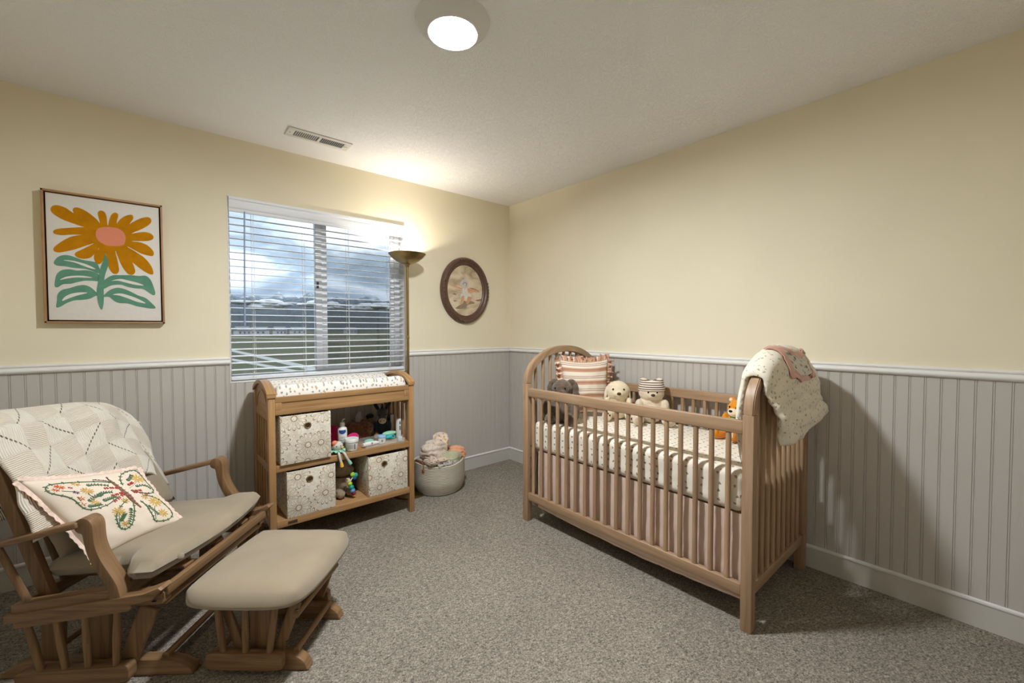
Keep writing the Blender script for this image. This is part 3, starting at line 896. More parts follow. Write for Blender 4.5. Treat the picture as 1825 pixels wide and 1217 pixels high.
for i, p_ in enumerate(ART['petal']): art('petal', p_, m_gold, .00006 * i)
art('flower_centre', ART['centre'], m_pink, .0014)
art('stem', ART['stem'], m_teal, .0016)
for i, p_ in enumerate(ART['leaf']): art('leaf', p_, m_teal, .0003 + .0001 * i)
for p_ in ART['slit']: art('leaf_slit', p_, m_canvas, .0010)

# ================================================================== oval painting
OX, OZ, RA, RB = -.522, 1.604, .252, .290
m_ofr = plain('dark_walnut_gesso', lin(92, 66, 54), .36, .25, 60.0, .4, 140.0, spec=.5)
m_oil, nt, b = base('beige_oil_ground')
b.inputs['Roughness'].default_value = .6
tc = node(nt, 'ShaderNodeTexCoord')
mp = node(nt, 'ShaderNodeMapping', {'Vector': tc.outputs['Object'], 'Scale': (5, 1, 9)})
nn = node(nt, 'ShaderNodeTexNoise', {'Vector': mp.outputs[0], 'Scale': 1.2, 'Detail': 5.0, 'Distortion': .8})
nt.links.new(ramp(nt, nn.outputs['Fac'], [(.3, lin(160, 136, 108)), (.48, lin(204, 186, 158)), (.62, lin(222, 206, 178)), (.75, lin(188, 178, 166))]), b.inputs['Base Color'])
op = thing('oval_painting', 'oval oil painting of a toddler in a carved dark brown frame', 'painting', (OX, -.02, OZ - RB), world=True)
# frame: oval sweep with stepped moulding
SEG = 96
mould = [(0.0, -.002), (0.0, -.018), (.010, -.034), (.026, -.040), (.040, -.034), (.046, -.026), (.052, -.027), (.060, -.024), (.068, -.014), (.068, -.002)]
V, F = [], []
for k in range(SEG):
    q = 2 * PI * k / SEG
    for (d, y) in mould:
        V.append((OX + (RA - d) * math.cos(q), y, OZ + (RB - d) * math.sin(q)))
nm_ = len(mould)
for k in range(SEG):
    for i in range(nm_):
        F.append((k * nm_ + i, k * nm_ + (i + 1) % nm_, ((k + 1) % SEG) * nm_ + (i + 1) % nm_, ((k + 1) % SEG) * nm_ + i))
emit('oval_frame', V, F, m_ofr, op, smooth=True, angle=35)
for q0 in (0, PI / 2, PI, 3 * PI / 2):
    es = []
    for k in range(-5, 6):
        q = q0 + k * .055
        d = .020
        es.append(ell_vf((OX + (RA - d) * math.cos(q), -.036 - .003 * (k % 2), OZ + (RB - d) * math.sin(q)), (.010 + .002 * (k % 2), .009, .010 + .003 * ((k + 1) % 2)), 10))
    tag(emit('carved_ornament', *join_vf(es), m_ofr, op, smooth=True, angle=180), 'carved leaf cluster on the oval frame')
V = [(OX + (RA - .063) * math.cos(2 * PI * k / 64), -.012, OZ + (RB - .063) * math.sin(2 * PI * k / 64)) for k in range(64)]
V += [(x, -.004, z) for x, _, z in V]
emit('painted_panel', V, [tuple(range(64)), tuple(range(127, 63, -1))] + [(k, 64 + k, 64 + (k + 1) % 64, (k + 1) % 64) for k in range(64)], m_oil, op)
ia, ib = RA - .068, RB - .068
pm = lambda n, c: plain(n, lin(*c), .6, .12, 90.0)
mk = {'sk': pm('painted_skin', (206, 156, 122)), 'wh': pm('painted_white_dress', (214, 208, 198)), 'bo': pm('painted_bonnet', (196, 190, 186)), 'sh': pm('painted_ground_shade', (146, 128, 108)), 'gy': pm('painted_bonnet_line', (150, 144, 144)), 'st': pm('painted_stone', (148, 126, 102))}


def oil(name, pts, key, d):
    # outline read in the oval's own frame: 0..1 across and down the visible panel
    q = spline([(OX - ia + s * 2 * ia, OZ + ib - tt * 2 * ib) for s, tt in pts], 4)
    prism(name, q, -.010, -.0124 - d, lambda a, z, c: (a, c, z), mk[key], op)


oil('ground_shade', [(.22, .86), (.32, .80), (.42, .76), (.46, .70), (.54, .72), (.66, .70), (.78, .74), (.68, .76), (.58, .78), (.50, .84), (.36, .87)], 'sh', .0001)
oil('stone', [(.13, .58), (.20, .565), (.25, .585), (.22, .60)], 'st', .0001)
oil('stone', [(.16, .71), (.22, .70), (.26, .715), (.20, .73)], 'st', .0001)
oil('stone', [(.62, .44), (.72, .44), (.82, .46), (.90, .485), (.86, .495), (.74, .47)], 'st', .0001)
oil('stone', [(.80, .68), (.90, .66), (.98, .65), (.96, .69), (.86, .70)], 'st', .0001)
oil('arm', [(.10, .405), (.20, .415), (.30, .44), (.40, .455), (.42, .475), (.34, .475), (.24, .45), (.12, .425)], 'sk', .0003)
oil('arm', [(.56, .46), (.64, .45), (.72, .46), (.84, .48), (.94, .51), (.86, .52), (.74, .52), (.66, .54), (.58, .52)], 'sk', .0003)
oil('leg', [(.38, .60), (.44, .60), (.47, .66), (.44, .70), (.40, .76), (.34, .765), (.37, .71)], 'sk', .0003)
oil('leg', [(.60, .60), (.67, .61), (.68, .66), (.64, .70), (.58, .76), (.53, .765), (.54, .69)], 'sk', .0003)
oil('dress', [(.42, .47), (.50, .455), (.56, .48), (.58, .54), (.68, .58), (.66, .62), (.58, .61), (.54, .67), (.47, .66), (.46, .60), (.40, .62), (.36, .66), (.36, .59), (.42, .54)], 'wh', .0005)
oil('bonnet', [(.34, .40), (.37, .33), (.44, .285), (.52, .28), (.58, .32), (.59, .38), (.56, .43), (.50, .46), (.42, .45)], 'bo', .0005)
oil('bonnet_ribbon', [(.42, .37), (.46, .34), (.52, .335), (.55, .37), (.53, .41), (.51, .41), (.53, .375), (.50, .35), (.46, .36), (.44, .385)], 'gy', .0007)

# ================================================================== floor lamp
PX, PY = -1.151, -.16
m_brass = plain('aged_brass', lin(150, 128, 84), .32, .08, 20.0, metal=1.0)
fl_ = thing('floor_lamp', 'tall brass torchiere floor lamp, switched on, beside the window', 'floor lamp', (PX, PY, 0), world=True)
lathe('lamp_base', [(0, .0), (.125, .0), (.128, .004), (.127, .012), (.120, .017), (.06, .024), (.030, .032), (.022, .048), (.014, .055), (0, .055)], (PX, PY, 0), m_brass, fl_, 48)
tube('pole', [(PX, PY, .05), (PX, PY, .62), (PX, PY, 1.2), (PX, PY, 1.76)], .0095, m_brass, fl_, 16)
for z in (.62, 1.2):
    lathe('pole_joint', [(.0095, z - .012), (.0115, z - .008), (.0115, z + .008), (.0095, z + .012)], (PX, PY, 0), m_brass, fl_, 16)
lathe('bowl_neck', [(.0095, 1.735), (.014, 1.74), (.016, 1.75), (.021, 1.752), (.024, 1.758), (.020, 1.762)], (PX, PY, 0), m_brass, fl_, 24)
lathe('lamp_shade', [(.018, 1.756), (.05, 1.763), (.085, 1.780), (.115, 1.804), (.134, 1.825), (.139, 1.832), (.1380, 1.834), (.132, 1.828), (.113, 1.808), (.084, 1.784), (.05, 1.7675), (.0, 1.764)], (PX, PY, 0), m_brass, fl_, 64)
lathe('bulb', [(0, 1.7665), (.028, 1.768), (.031, 1.770), (.028, 1.772), (.012, 1.7735), (0, 1.774)], (PX, PY, 0), emitter('lit_bulb', (1.0, .90, .76), BULB_POWER), fl_, 24)
# ================================================================== crib
m_beech = wood('beech_wood', lin(148, 119, 92), lin(178, 148, 118), .42)
CX0, CX1, CYF, CYN = -.785, -.042, -1.060, -2.460     # front, back, far end, near end
PS, ZR = .044, .905
crib = thing('crib', 'beech wood baby crib with arched slatted ends', 'crib', ((CX0 + CX1) / 2, (CYF + CYN) / 2, 0), world=True)
for x in (CX0, CX1 - PS):
    for y in (CYF - PS, CYN):
        box('leg', (x, y, 0), (x + PS, y + PS, ZR), m_beech, crib, bev=.003)


def arch_z(x, inner=0.0):
    c, a, h = (CX0 + CX1) / 2, (CX1 - CX0) / 2 - inner, .242 - inner
    t = max(-1, min(1, (x - c) / a))
    return ZR + h * math.sqrt(max(0, 1 - t * t))


def arch(yc, dep):
    c, a = (CX0 + CX1) / 2, (CX1 - CX0) / 2
    N = 40
    out = [(c - a * math.cos(PI * k / N), ZR + .242 * math.sin(PI * k / N) ** .92) for k in range(N + 1)]
    ins = [(c + (a - PS) * math.cos(PI * k / N), ZR + (.242 - PS) * math.sin(PI * k / N) ** .92) for k in range(N + 1)]
    bm = bmesh.new()
    n = N + 1
    r = []
    for k in range(n):
        o_, i_ = out[k], ins[N - k]
        r.append([bm.verts.new((o_[0], yc - dep / 2, o_[1])), bm.verts.new((o_[0], yc + dep / 2, o_[1])), bm.verts.new((i_[0], yc + dep / 2, i_[1])), bm.verts.new((i_[0], yc - dep / 2, i_[1]))])
    for k in range(N):
        for j in range(4):
            bm.faces.new((r[k][j], r[k + 1][j], r[k + 1][(j + 1) % 4], r[k][(j + 1) % 4]))
    bm.faces.new(r[0][::-1]); bm.faces.new(r[N])
    bmesh.ops.recalc_face_normals(bm, faces=bm.faces)
    es = [e for e in bm.edges if abs(e.verts[0].co.y - e.verts[1].co.y) < 1e-6 and all(len(f.verts) == 4 for f in e.link_faces) and abs((e.verts[0].co - e.verts[1].co).length) < .06 and e.calc_face_angle(0) > 1]
    bmesh.ops.bevel(bm, geom=es, offset=.004, segments=2, affect='EDGES')
    v, f = bm_out(bm)
    uv = [(math.atan2(z - ZR, x - c) * .35, math.hypot(x - c, z - ZR) + y) for x, y, z in v]
    emit('arched_top', v, f, m_beech, crib, smooth=True, angle=40, uv=uv)


arch(CYF - PS / 2, .040)
arch(CYN + PS / 2, .040)
RT, RB_ = .028, .050
for nm, x in (('front', CX0 + .004), ('back', CX1 - .004 - RT)):
    box('top_rail', (x, CYN + PS, .822), (x + RT, CYF - PS, .878), m_beech, crib, bev=.004)
    box('bottom_rail', (x, CYN + PS, .140), (x + RT, CYF - PS, .190), m_beech, crib, bev=.004)
for y in (CYF - PS / 2, CYN + PS / 2):
    box('end_rail', (CX0 + PS, y - RT / 2, .140), (CX1 - PS, y + RT / 2, .190), m_beech, crib, bev=.004)
box('support_board', (CX0 + .075, CYN + .06, .448), (CX1 - .075, CYF - .05, .470), m_beech, crib, bev=.003)


def spindle(h, r=.0115):
    """Round-edged upright, a little flatter along the rail."""
    bm = bmesh.new()
    bmesh.ops.create_cone(bm, segments=12, radius1=r, radius2=r, depth=h, cap_ends=True)
    for v in bm.verts: v.co.z += h / 2; v.co.x *= .95
    return bm_out(bm)


sv_, sf_ = spindle(.822 - .188)
first = None
for x in (CX0 + .018, CX1 - .018):
    for i in range(18):
        y = -1.142 - i * (2.355 - 1.142) / 17
        if first is None:
            first = o = emit('slat', sv_, sf_, m_beech, crib, smooth=True, angle=40, free=True)
        else:
            o = dupe(first, crib)
        o.location = Vector((x, y, .188)) - crib.location
for y in (CYF - PS / 2, CYN + PS / 2):
    for i in range(9):
        x = CX0 + PS + (CX1 - CX0 - 2 * PS) * (i + .75) / 9.5
        a = (CX1 - CX0) / 2 - PS
        tt = (x - (CX0 + CX1) / 2) / a
        zt_ = ZR + (.242 - PS) * max(0, 1 - tt * tt) ** .46 + .006
        v, f = spindle(zt_ - .188)
        o = emit('end_slat', v, f, m_beech, crib, smooth=True, angle=40, free=True)
        o.location = Vector((x, y, .188)) - crib.location
m_bolt = plain('steel_bolt', lin(150, 145, 135), .3, metal=1.0)
for yy in (CYF - .034,):
    for z in (.30, .34, .42, .50):
        lathe('bolt', [(0, -.004), (.004, -.004), (.005, 0)], (0, 0, 0), m_bolt, crib, 10, free=True).location = Vector((CX0 + .030, CYF - PS - .001, z)) - crib.location

# mattress with printed fitted sheet
m_sheet = sprig('sheet_print', lin(230, 222, 208), [lin(150, 128, 104), lin(132, 126, 108), lin(176, 140, 116)], 27.0, .15, .25, .35)


def soft_box(lo, hi, r, nu=40, wr=0.0, seed=0.0, pw=1.0):
    """Rounded cushion body with slight wrinkles."""
    bm = bmesh.new()
    bmesh.ops.create_cube(bm, size=1.0)
    for v in bm.verts: v.co = Vector([lo[i] + (v.co[i] + .5) * (hi[i] - lo[i]) for i in range(3)])
    bmesh.ops.bevel(bm, geom=list(bm.edges), offset=r, segments=5, affect='EDGES', profile=.5)
    L = max(hi[i] - lo[i] for i in range(3))
    for it in range(6):
        es = [e for e in bm.edges if e.calc_length() > L / nu]
        if not es: break
        bmesh.ops.subdivide_edges(bm, edges=es, cuts=1, use_grid_fill=True)
    bm.normal_update()
    if wr:
        for v in bm.verts:
            p = v.co
            k = noise.noise(Vector((p.x * 9 + seed, p.y * 9, p.z * 14))) + .5 * noise.noise(Vector((p.x * 25 + seed, p.y * 25, p.z * 40)))
            v.co = p + v.normal * wr * k
    bmesh.ops.triangulate(bm, faces=[f for f in bm.faces if len(f.verts) > 4])
    return bm_out(bm)


v, f = soft_box((CX0 + .038, CYN + .052, .472), (CX1 - .04, CYF - .048, .655), .035, 60, .004)
mt = emit('crib_mattress', v, f, m_sheet, smooth=True, angle=180)
tag(mt, 'crib mattress in a cream fitted sheet with tiny brown print', 'mattress')

# dust ruffle hanging inside the rails
m_skirt = plain('blush_linen', lin(214, 190, 174), .9, .04, 12.0, .35, 420.0, sheen=.2, spec=.1)
sk = thing('crib_skirt', 'blush pink fabric crib skirt hanging below the mattress', 'crib skirt', ((CX0 + CX1) / 2, (CYF + CYN) / 2, .10), world=True)


def skirt_front(u, w):
    y = -1.155 - u * (2.400 - 1.155)
    z = .468 - w * (.368 + .020 * math.sin(PI * u) + .004 * nz(u * 3, 4.0))
    return Vector((CX0 + .052 + .010 * w * nz(u * 9, w * 2, 1.0) + .004 * nz(u * 26, w * 9, 3.0), y, z))


sheet('front_panel', skirt_front, 90, 16, m_skirt, sk, .003)
sheet('hem', lambda u, w: skirt_front(u, .97 + .03 * w) + Vector((-.003, 0, 0)), 90, 2, m_skirt, sk, .003)
sheet('back_panel', lambda u, w: Vector((CX1 - .055 + .006 * math.sin(u * 40) * w, -1.13 - u * 1.26, .468 - w * .36)), 60, 8, m_skirt, sk, .003)
for y, sg in ((CYN + .048, -1), (CYF - .048, 1)):
    def endp(u, w, y=y, sg=sg):
        bul = math.exp(-((u - .06) / .07) ** 2) + 1.1 * math.exp(-((u - .98) / .06) ** 2) + .25 * (.5 + .5 * math.sin(u * 26))
        return Vector((CX0 + .075 + u * (CX1 - CX0 - .14), y + sg * .016 * math.sin(PI * w) * bul - sg * .010, .468 - w * .33))
    sheet('end_panel', endp, 50, 12, m_skirt, sk, .003)

# ------------------------------------------------------------------ cushions and plush toys in the crib
def pillow_vf(corners, bulge, n=28, ex=.55, pinch=.06, seed=0.0, wr=.006):
    """Stuffed cushion from four corners bl, br, tr, tl; front along the quad normal."""
    bl_, br_, tr_, tl_ = [Vector(c) for c in corners]
    nrm = (br_ - bl_).cross(tl_ - bl_).normalized()

    def pt(s, t, side):
        # pull the edges in slightly between the corners
        ss = .5 + (s - .5) * (1 - pinch * (1 - (2 * t - 1) ** 2))
        tt = .5 + (t - .5) * (1 - pinch * (1 - (2 * s - 1) ** 2))
        p = (bl_ * (1 - ss) + br_ * ss) * (1 - tt) + (tl_ * (1 - ss) + tr_ * ss) * tt
        h = (max(0, 16 * s * (1 - s) * t * (1 - t))) ** ex
        w = wr * noise.noise(Vector((s * 6 + seed, t * 6, side * 3))) * h
        return p + nrm * side * (bulge * h + w)
    V, F, UV = [], [], []
    for side in (1, -1):
        o = len(V)
        for i in range(n + 1):
            for j in range(n + 1):
                V.append(pt(i / n, j / n, side)); UV.append((i / n, j / n))
        for i in range(n):
            for j in range(n):
                q = [o + i * (n + 1) + j, o + (i + 1) * (n + 1) + j, o + (i + 1) * (n + 1) + j + 1, o + i * (n + 1) + j + 1]
                F.append(tuple(q) if side > 0 else tuple(q[::-1]))
    return V, F, UV, pt, nrm


def weld(V, F, UV):
    """Merge coincident rim vertices of the two halves."""
    seen, mp_, nv, nu = {}, [], [], []
    for p, q in zip(V, UV):
        k = tuple(round(c, 6) for c in p)
        if k not in seen:
            seen[k] = len(nv); nv.append(p); nu.append(q)
        mp_.append(seen[k])
    nf = [tuple(dict.fromkeys(mp_[i] for i in f)) for f in F]
    return nv, [f for f in nf if len(f) > 2], nu


def cushion(name, corners, bulge, mat, parent=None, **k):
    V, F, UV, pt, nrm = pillow_vf(corners, bulge, **k)
    V, F, UV = weld(V, F, UV)
    return emit(name, V, F, mat, parent, smooth=True, uv=UV, angle=180), pt, nrm


def stripes(name, stops, coord='UV', axis=1, scale=1.0, bp=.15):
    m, nt, b = base(name)
    b.inputs['Roughness'].default_value = .9
    b.inputs['Specular IOR Level'].default_value = .1
    tc = node(nt, 'ShaderNodeTexCoord')
    sp = node(nt, 'ShaderNodeSeparateXYZ', {'Vector': tc.outputs[coord]})
    fr = math_(nt, 'FRACT', math_(nt, 'MULTIPLY', sp.outputs[axis], scale))
    nt.links.new(ramp(nt, fr, stops, 'CONSTANT'), b.inputs['Base Color'])
    n = node(nt, 'ShaderNodeTexNoise', {'Vector': tc.outputs['Object'], 'Scale': 500.0})
    bump(nt, b, n.outputs['Fac'], bp, .001)
    return m


cr, ro, te = lin(228, 217, 200), lin(164, 120, 106), lin(194, 150, 124)
m_str = stripes('striped_linen', [(0, cr), (.16, te), (.30, ro), (.36, te), (.47, cr), (.66, ro), (.71, cr), (.80, ro), (.84, cr)], scale=4.0)
sp_ = thing('striped_pillow', 'cream and terracotta striped pillow with ruffled edge', 'pillow', (-.35, -1.24, .655), world=True)
PC = [(-.525, -1.165, .668), (-.215, -1.340, .668), (-.140, -1.265, 1.045), (-.485, -1.112, 1.050)]
PC = [Vector(c) for c in PC]
_o, ppt, pn_ = cushion('pillow_body', PC, .070, m_str, sp_, n=32, pinch=.12, wr=.012)
# ruffle round the rim
def ruffle(name, a, b_, outw, n, mat, parent, nrm, wd=.04, freq=9, seed=0, dip=.012):
    a, b_, outw = Vector(a), Vector(b_), Vector(outw).normalized()

    def fn(u, w):
        p = a.lerp(b_, u) - outw * dip * (4 * u * (1 - u))
        ph = u * freq * 2 * PI + 3.4 * nz(u * 6, seed)
        fl = 1 + .55 * nz(u * 11, seed + 3)
        return p + outw * (wd * w * fl * (1 - .25 * w)) + nrm * (.020 * w * math.sin(ph) + .012 * w * nz(u * 13, w * 2, seed)) + (b_ - a).normalized() * (.014 * w * math.cos(ph) + .01 * w * nz(u * 8, seed, 4.0))
    sheet(name, fn, n, 5, mat, parent, .002, su=6.0, sv=.25)


m_ruf = stripes('ruffle_stripe', [(0, te), (.30, lin(214, 186, 166)), (.45, te), (.62, ro), (.70, lin(222, 204, 186)), (.86, te)], scale=1.7, axis=0)
ctr = sum(PC, Vector()) / 4
for a, b_, s_ in ((PC[0], PC[3], 1), (PC[3], PC[2], 2), (PC[2], PC[1], 3)):
    mid = (a + b_) / 2
    ow = (mid - ctr)
    ow -= (b_ - a).normalized() * ow.dot((b_ - a).normalized())
    ruffle('ruffle', a, b_, ow, 110, m_ruf, sp_, pn_, .050, 10, s_, .12 * ow.length)


def fur(name, col, var=.18, bp=.9, bs=160.0):
    return plain(name, lin(*col), .95, var, 45.0, bp, bs, spec=.05, sheen=.4, bd=.004)


m_cream = fur('cream_plush', (226, 211, 182), .05, .5, 260)
m_ivory = fur('ivory_plush', (216, 200, 176), .06, .6, 220)
m_grey = fur('grey_plush', (98, 84, 72), .22)
m_orange = fur('golden_plush', (226, 142, 26), .06, .4, 260)
m_eye = plain('black_eye', lin(22, 18, 16), .15)
m_nose = plain('brown_nose', lin(74, 44, 32), .5)
m_pad = plain('brown_felt', lin(72, 40, 34), .9)
FACE = math.atan2(-1.6, -2.3)

# puppy
pu = thing('plush_puppy', 'cream plush puppy sitting against the striped pillow', 'plush toy', (-.255, -1.425, .657), FACE + .12, group='plush toys in the crib')
blob('body', [((0, 0, .075), (.068, .072, .078)), ((.005, 0, .135), (.05, .055, .05)), ((.012, 0, .190), (.068, .078, .068)), ((.066, 0, .176), (.030, .036, .026)),
              ((.075, .070, .034), (.055, .030, .032)), ((.075, -.070, .034), (.055, .030, .032)), ((.118, .082, .042), (.024, .032, .040)), ((.118, -.078, .042), (.024, .032, .040)),
              ((.040, .072, .105), (.028, .022, .046)), ((.040, -.072, .105), (.028, .022, .046))], m_cream, pu, .005)
for s in (-1, 1):
    ell('ear', (.004, s * .074, .172), (.028, .012, .050), m_cream, pu, rot=Matrix.Rotation(s * .16, 3, 'X').to_euler())
    ell('eye', (.066, s * .034, .206), (.007, .0075, .008), m_eye, pu, 12)
ell('nose', (.095, 0, .182), (.009, .014, .010), m_nose, pu, 12)
ell('paw_pad', (.140, .082, .030), (.004, .013, .011), m_pad, pu, 12)
for dy, dz in ((-.019, .052), (-.006, .063), (.009, .063), (.021, .053)):
    ell('toe_pad', (.140, .082 + dy, dz), (.004, .006, .007), m_pad, pu, 10)
for dy, dz in ((-.012, .050), (.004, .060), (.016, .048)):
    ell('toe_pad', (.140, -.078 + dy, dz), (.004, .006, .007), m_pad, pu, 10)

# teddy with knitted hat
td = thing('plush_bear', 'ivory plush bear wearing a striped knitted hat', 'plush toy', (-.190, -1.640, .657), FACE + .05, group='plush toys in the crib')
blob('body', [((0, 0, .082), (.075, .082, .085)), ((.008, 0, .130), (.055, .085, .045)), ((.012, 0, .195), (.066, .080, .062)), ((.066, 0, .182), (.026, .032, .023)),
              ((.085, .085, .036), (.060, .034, .034)), ((.085, -.085, .036), (.060, .034, .034)), ((.130, .098, .046), (.024, .034, .042)), ((.130, -.095, .046), (.024, .034, .042)),
              ((.040, .080, .108), (.030, .026, .050)), ((.040, -.080, .108), (.030, .026, .050))], m_ivory, td, .005, fuzz=.0012)
m_hat = stripes('hat_stripe', [(0, lin(226, 216, 200)), (.55, lin(96, 74, 70))], 'Object', 2, 75.0)
hv, hf = lathe_vf([(.070, .212), (.076, .214), (.077, .222), (.074, .236), (.066, .252), (.054, .264), (.050, .270), (.0, .272)], (.008, 0, 0), 32, .95, 1.1)
hv = [(x, y * (1 + max(0, z - .25) * 14), z + (.018 if abs(y) > .035 and z > .262 else 0)) for x, y, z in hv]
emit('knit_hat', hv, hf, m_hat, td, smooth=True, angle=60)
for s in (-1, 1):
    ell('eye', (.070, s * .026, .204), (.006, .006, .0065), m_eye, td, 12)
    ell('sole', (.1525, s * .097, .040), (.003, .016, .018), plain('sole_beige', lin(190, 170, 148), .9), td, 12)
ell('nose', (.090, 0, .190), (.008, .013, .009), m_nose, td, 12)

# grey long-eared plush slumped in the corner
el = thing('plush_rabbit', 'dark grey floppy plush slumped behind the crib front rail', 'plush toy', (-.600, -1.245, .657), FACE - .1, group='plush toys in the crib')
blob('body', [((0, 0, .085), (.085, .100, .092)), ((-.005, 0, .160), (.065, .080, .055)), ((.015, 0, .220), (.068, .066, .058)), ((.062, .010, .196), (.032, .034, .030)),
              ((.080, .062, .036), (.056, .036, .036)), ((.080, -.058, .036), (.056, .036, .036)), ((.050, .095, .085), (.028, .026, .070)), ((.050, -.095, .085), (.028, .026, .070))], m_grey, el, .0055, fuzz=.003)
for s in (-1, 1):
    blob('ear', [((-.005, s * .055, .258), (.022, .030, .022)), ((.0, s * .082, .215), (.018, .024, .050)), ((.010, s * .090, .160), (.016, .030, .050))], m_grey, el, .005, fuzz=.002)
    ell('eye', (.074, s * .032, .228), (.006, .006, .006), m_eye, el, 10)
ell('nose', (.093, .010, .205), (.006, .010, .007), m_nose, el, 10)

# golden teddy half hidden by the quilt
og = thing('plush_teddy', 'golden orange plush teddy half hidden behind the draped quilt', 'plush toy', (-.175, -2.170, .657), math.radians(165), group='plush toys in the crib')
blob('body', [((0, 0, .070), (.058, .062, .070)), ((.005, 0, .160), (.052, .056, .052)), ((.095, -.040, .028), (.055, .026, .028)), ((.140, -.046, .044), (.018, .024, .034)),
              ((.085, .048, .028), (.050, .026, .028)), ((.130, .056, .044), (.018, .024, .034)), ((.030, .062, .090), (.024, .020, .044)), ((.030, -.062, .090), (.024, .020, .044)),
              ((-.004, .046, .205), (.012, .018, .018)), ((-.004, -.046, .205), (.012, .018, .018))], m_orange, og, .0045)
m_crm2 = fur('cream_muzzle_plush', (236, 220, 190), .05, .3, 260)
ell('muzzle', (.046, 0, .146), (.026, .032, .025), m_crm2, og)
ell('tummy_patch', (.044, 0, .070), (.020, .040, .046), m_crm2, og)
for s, yy in ((1, .056), (-1, -.046)): ell('foot_pad', (.152 if s < 0 else .142, yy, .046), (.008, .016, .022), m_crm2, og, 14)
for s in (-1, 1): ell('inner_ear', (.006, s * .047, .206), (.006, .011, .011), m_crm2, og, 12)
ell('nose', (.071, 0, .155), (.007, .011, .007), m_eye, og, 12)
for s in (-1, 1): ell('eye', (.052, s * .020, .174), (.004, .005, .006), m_eye, og, 10)
lathe('neck_bow', [(.040, .108), (.046, .112), (.046, .120), (.040, .124)], (.002, 0, 0), plain('green_ribbon', lin(96, 168, 84), .6), og, 24)

# ------------------------------------------------------------------ quilt over the near end
m_quilt = sprig('quilt_print', lin(230, 222, 206), [lin(158, 142, 122), lin(166, 156, 132), lin(184, 150, 126), lin(142, 144, 130)], 46.0, .20, .5, .85, coord='Object', bs=120.0)
_nt = m_quilt.node_tree
_b = _nt.nodes['Principled BSDF']
_tc = node(_nt, 'ShaderNodeTexCoord')
_w = node(_nt, 'ShaderNodeTexWave', {'Vector': _tc.outputs['UV'], 'Scale': 9.0, 'Distortion': 3.0, 'Detail': 2.0}, bands_direction='Y')
bump(_nt, _b, _w.outputs['Fac'], .35, .003)

def quilt_fn(u, w):
    """u: along the crib end (front to wall), w: 0 inside hem .. 1 outside hem, over the arch."""
    x = -.722 + u * .655
    top = arch_z(min(max(x, CX0 + .03), CX1 - .03)) + .016
    yc = CYN + PS / 2
    hin = .20 + .15 * (1 - u)
    hout = top - (.785 + .085 * max(0, (u - .55) / .45) ** 1.3 + .022 * math.exp(-((u - .30) / .05) ** 2) - .012 * math.sin(u * 7))
    arc = .075
    tot = hin + arc + hout
    s = w * tot
    if s < hin:
        return Vector((x - .01 + .02 * nz(u * 3, w * 3), yc + .042 + .018 * math.sin(s / hin * PI), top - .02 - (hin - s)))
    if s < hin + arc:
        q = PI * (s - hin) / arc
        return Vector((x, yc + .042 * math.cos(q), top - .02 + .030 * math.sin(q)))
    d = s - hin - arc
    e = d / hout
    bul = .030 * math.sin(e * PI * .7) + .024 * nz(u * 3.5, e * 2.5, 2.0) + .030 * e * u + .0035 * math.sin(e * 34 + 3 * nz(u * 5, e * 3, 6.0))
    xx = x + .10 * e * (1 - u) ** 2 + .010 * nz(u * 4, e * 4, 8.0) + .006 * e
    xx = min(xx, -.058)
    return Vector((xx, yc - .042 - bul, top - .02 - d))


q0 = sheet('baby_quilt', quilt_fn, 64, 72, m_quilt, None, .034, su=.68, sv=.75, angle=180, rnd=.05)
tag(q0, 'puffy cream baby quilt with small floral print draped over crib end', 'quilt')
m_satin = plain('pink_satin', lin(204, 152, 138), .28, .06, 20.0, spec=.5)
m_sec = sprig('lovey_print', lin(218, 212, 204), [lin(120, 104, 92), lin(168, 160, 150)], 22.0, .22, .4, .9)
lv = thing('security_blanket', 'small printed lovey blanket with pink satin border lying on the quilt', 'blanket', (-.42, CYN, 1.10), world=True)


def lovey(u, w, lift=.021):
    uu, ww = .24 + .46 * u, .455 + .165 * w + .025 * math.sin(u * 3)
    p = quilt_fn(uu, ww)
    p1, p2 = quilt_fn(uu + .01, ww), quilt_fn(uu, ww + .01)
    n = (p1 - p).cross(p2 - p)
    n = n.normalized() if n.length > 1e-9 else Vector((0, 0, 1))
    if n.z < -.2 or (abs(n.z) <= .2 and n.y > 0): n = -n
    return p + n * (lift + .004 * nz(u * 6, w * 6, 3.0))


sheet('printed_centre', lambda u, w: lovey(.1 + .8 * u, .14 + .68 * w, .022), 20, 16, m_sec, lv, .003, su=.3, sv=.2)
for nm, fn in (('satin_border', lambda u, w: lovey(u, .14 * w, .023)), ('satin_border', lambda u, w: lovey(u, .82 + .22 * w, .0245)), ('satin_border', lambda u, w: lovey(.12 * u, w, .024)), ('satin_border', lambda u, w: lovey(.88 + .12 * u, w, .024))):
    sheet(nm, fn, 18, 10, m_satin, lv, .004)
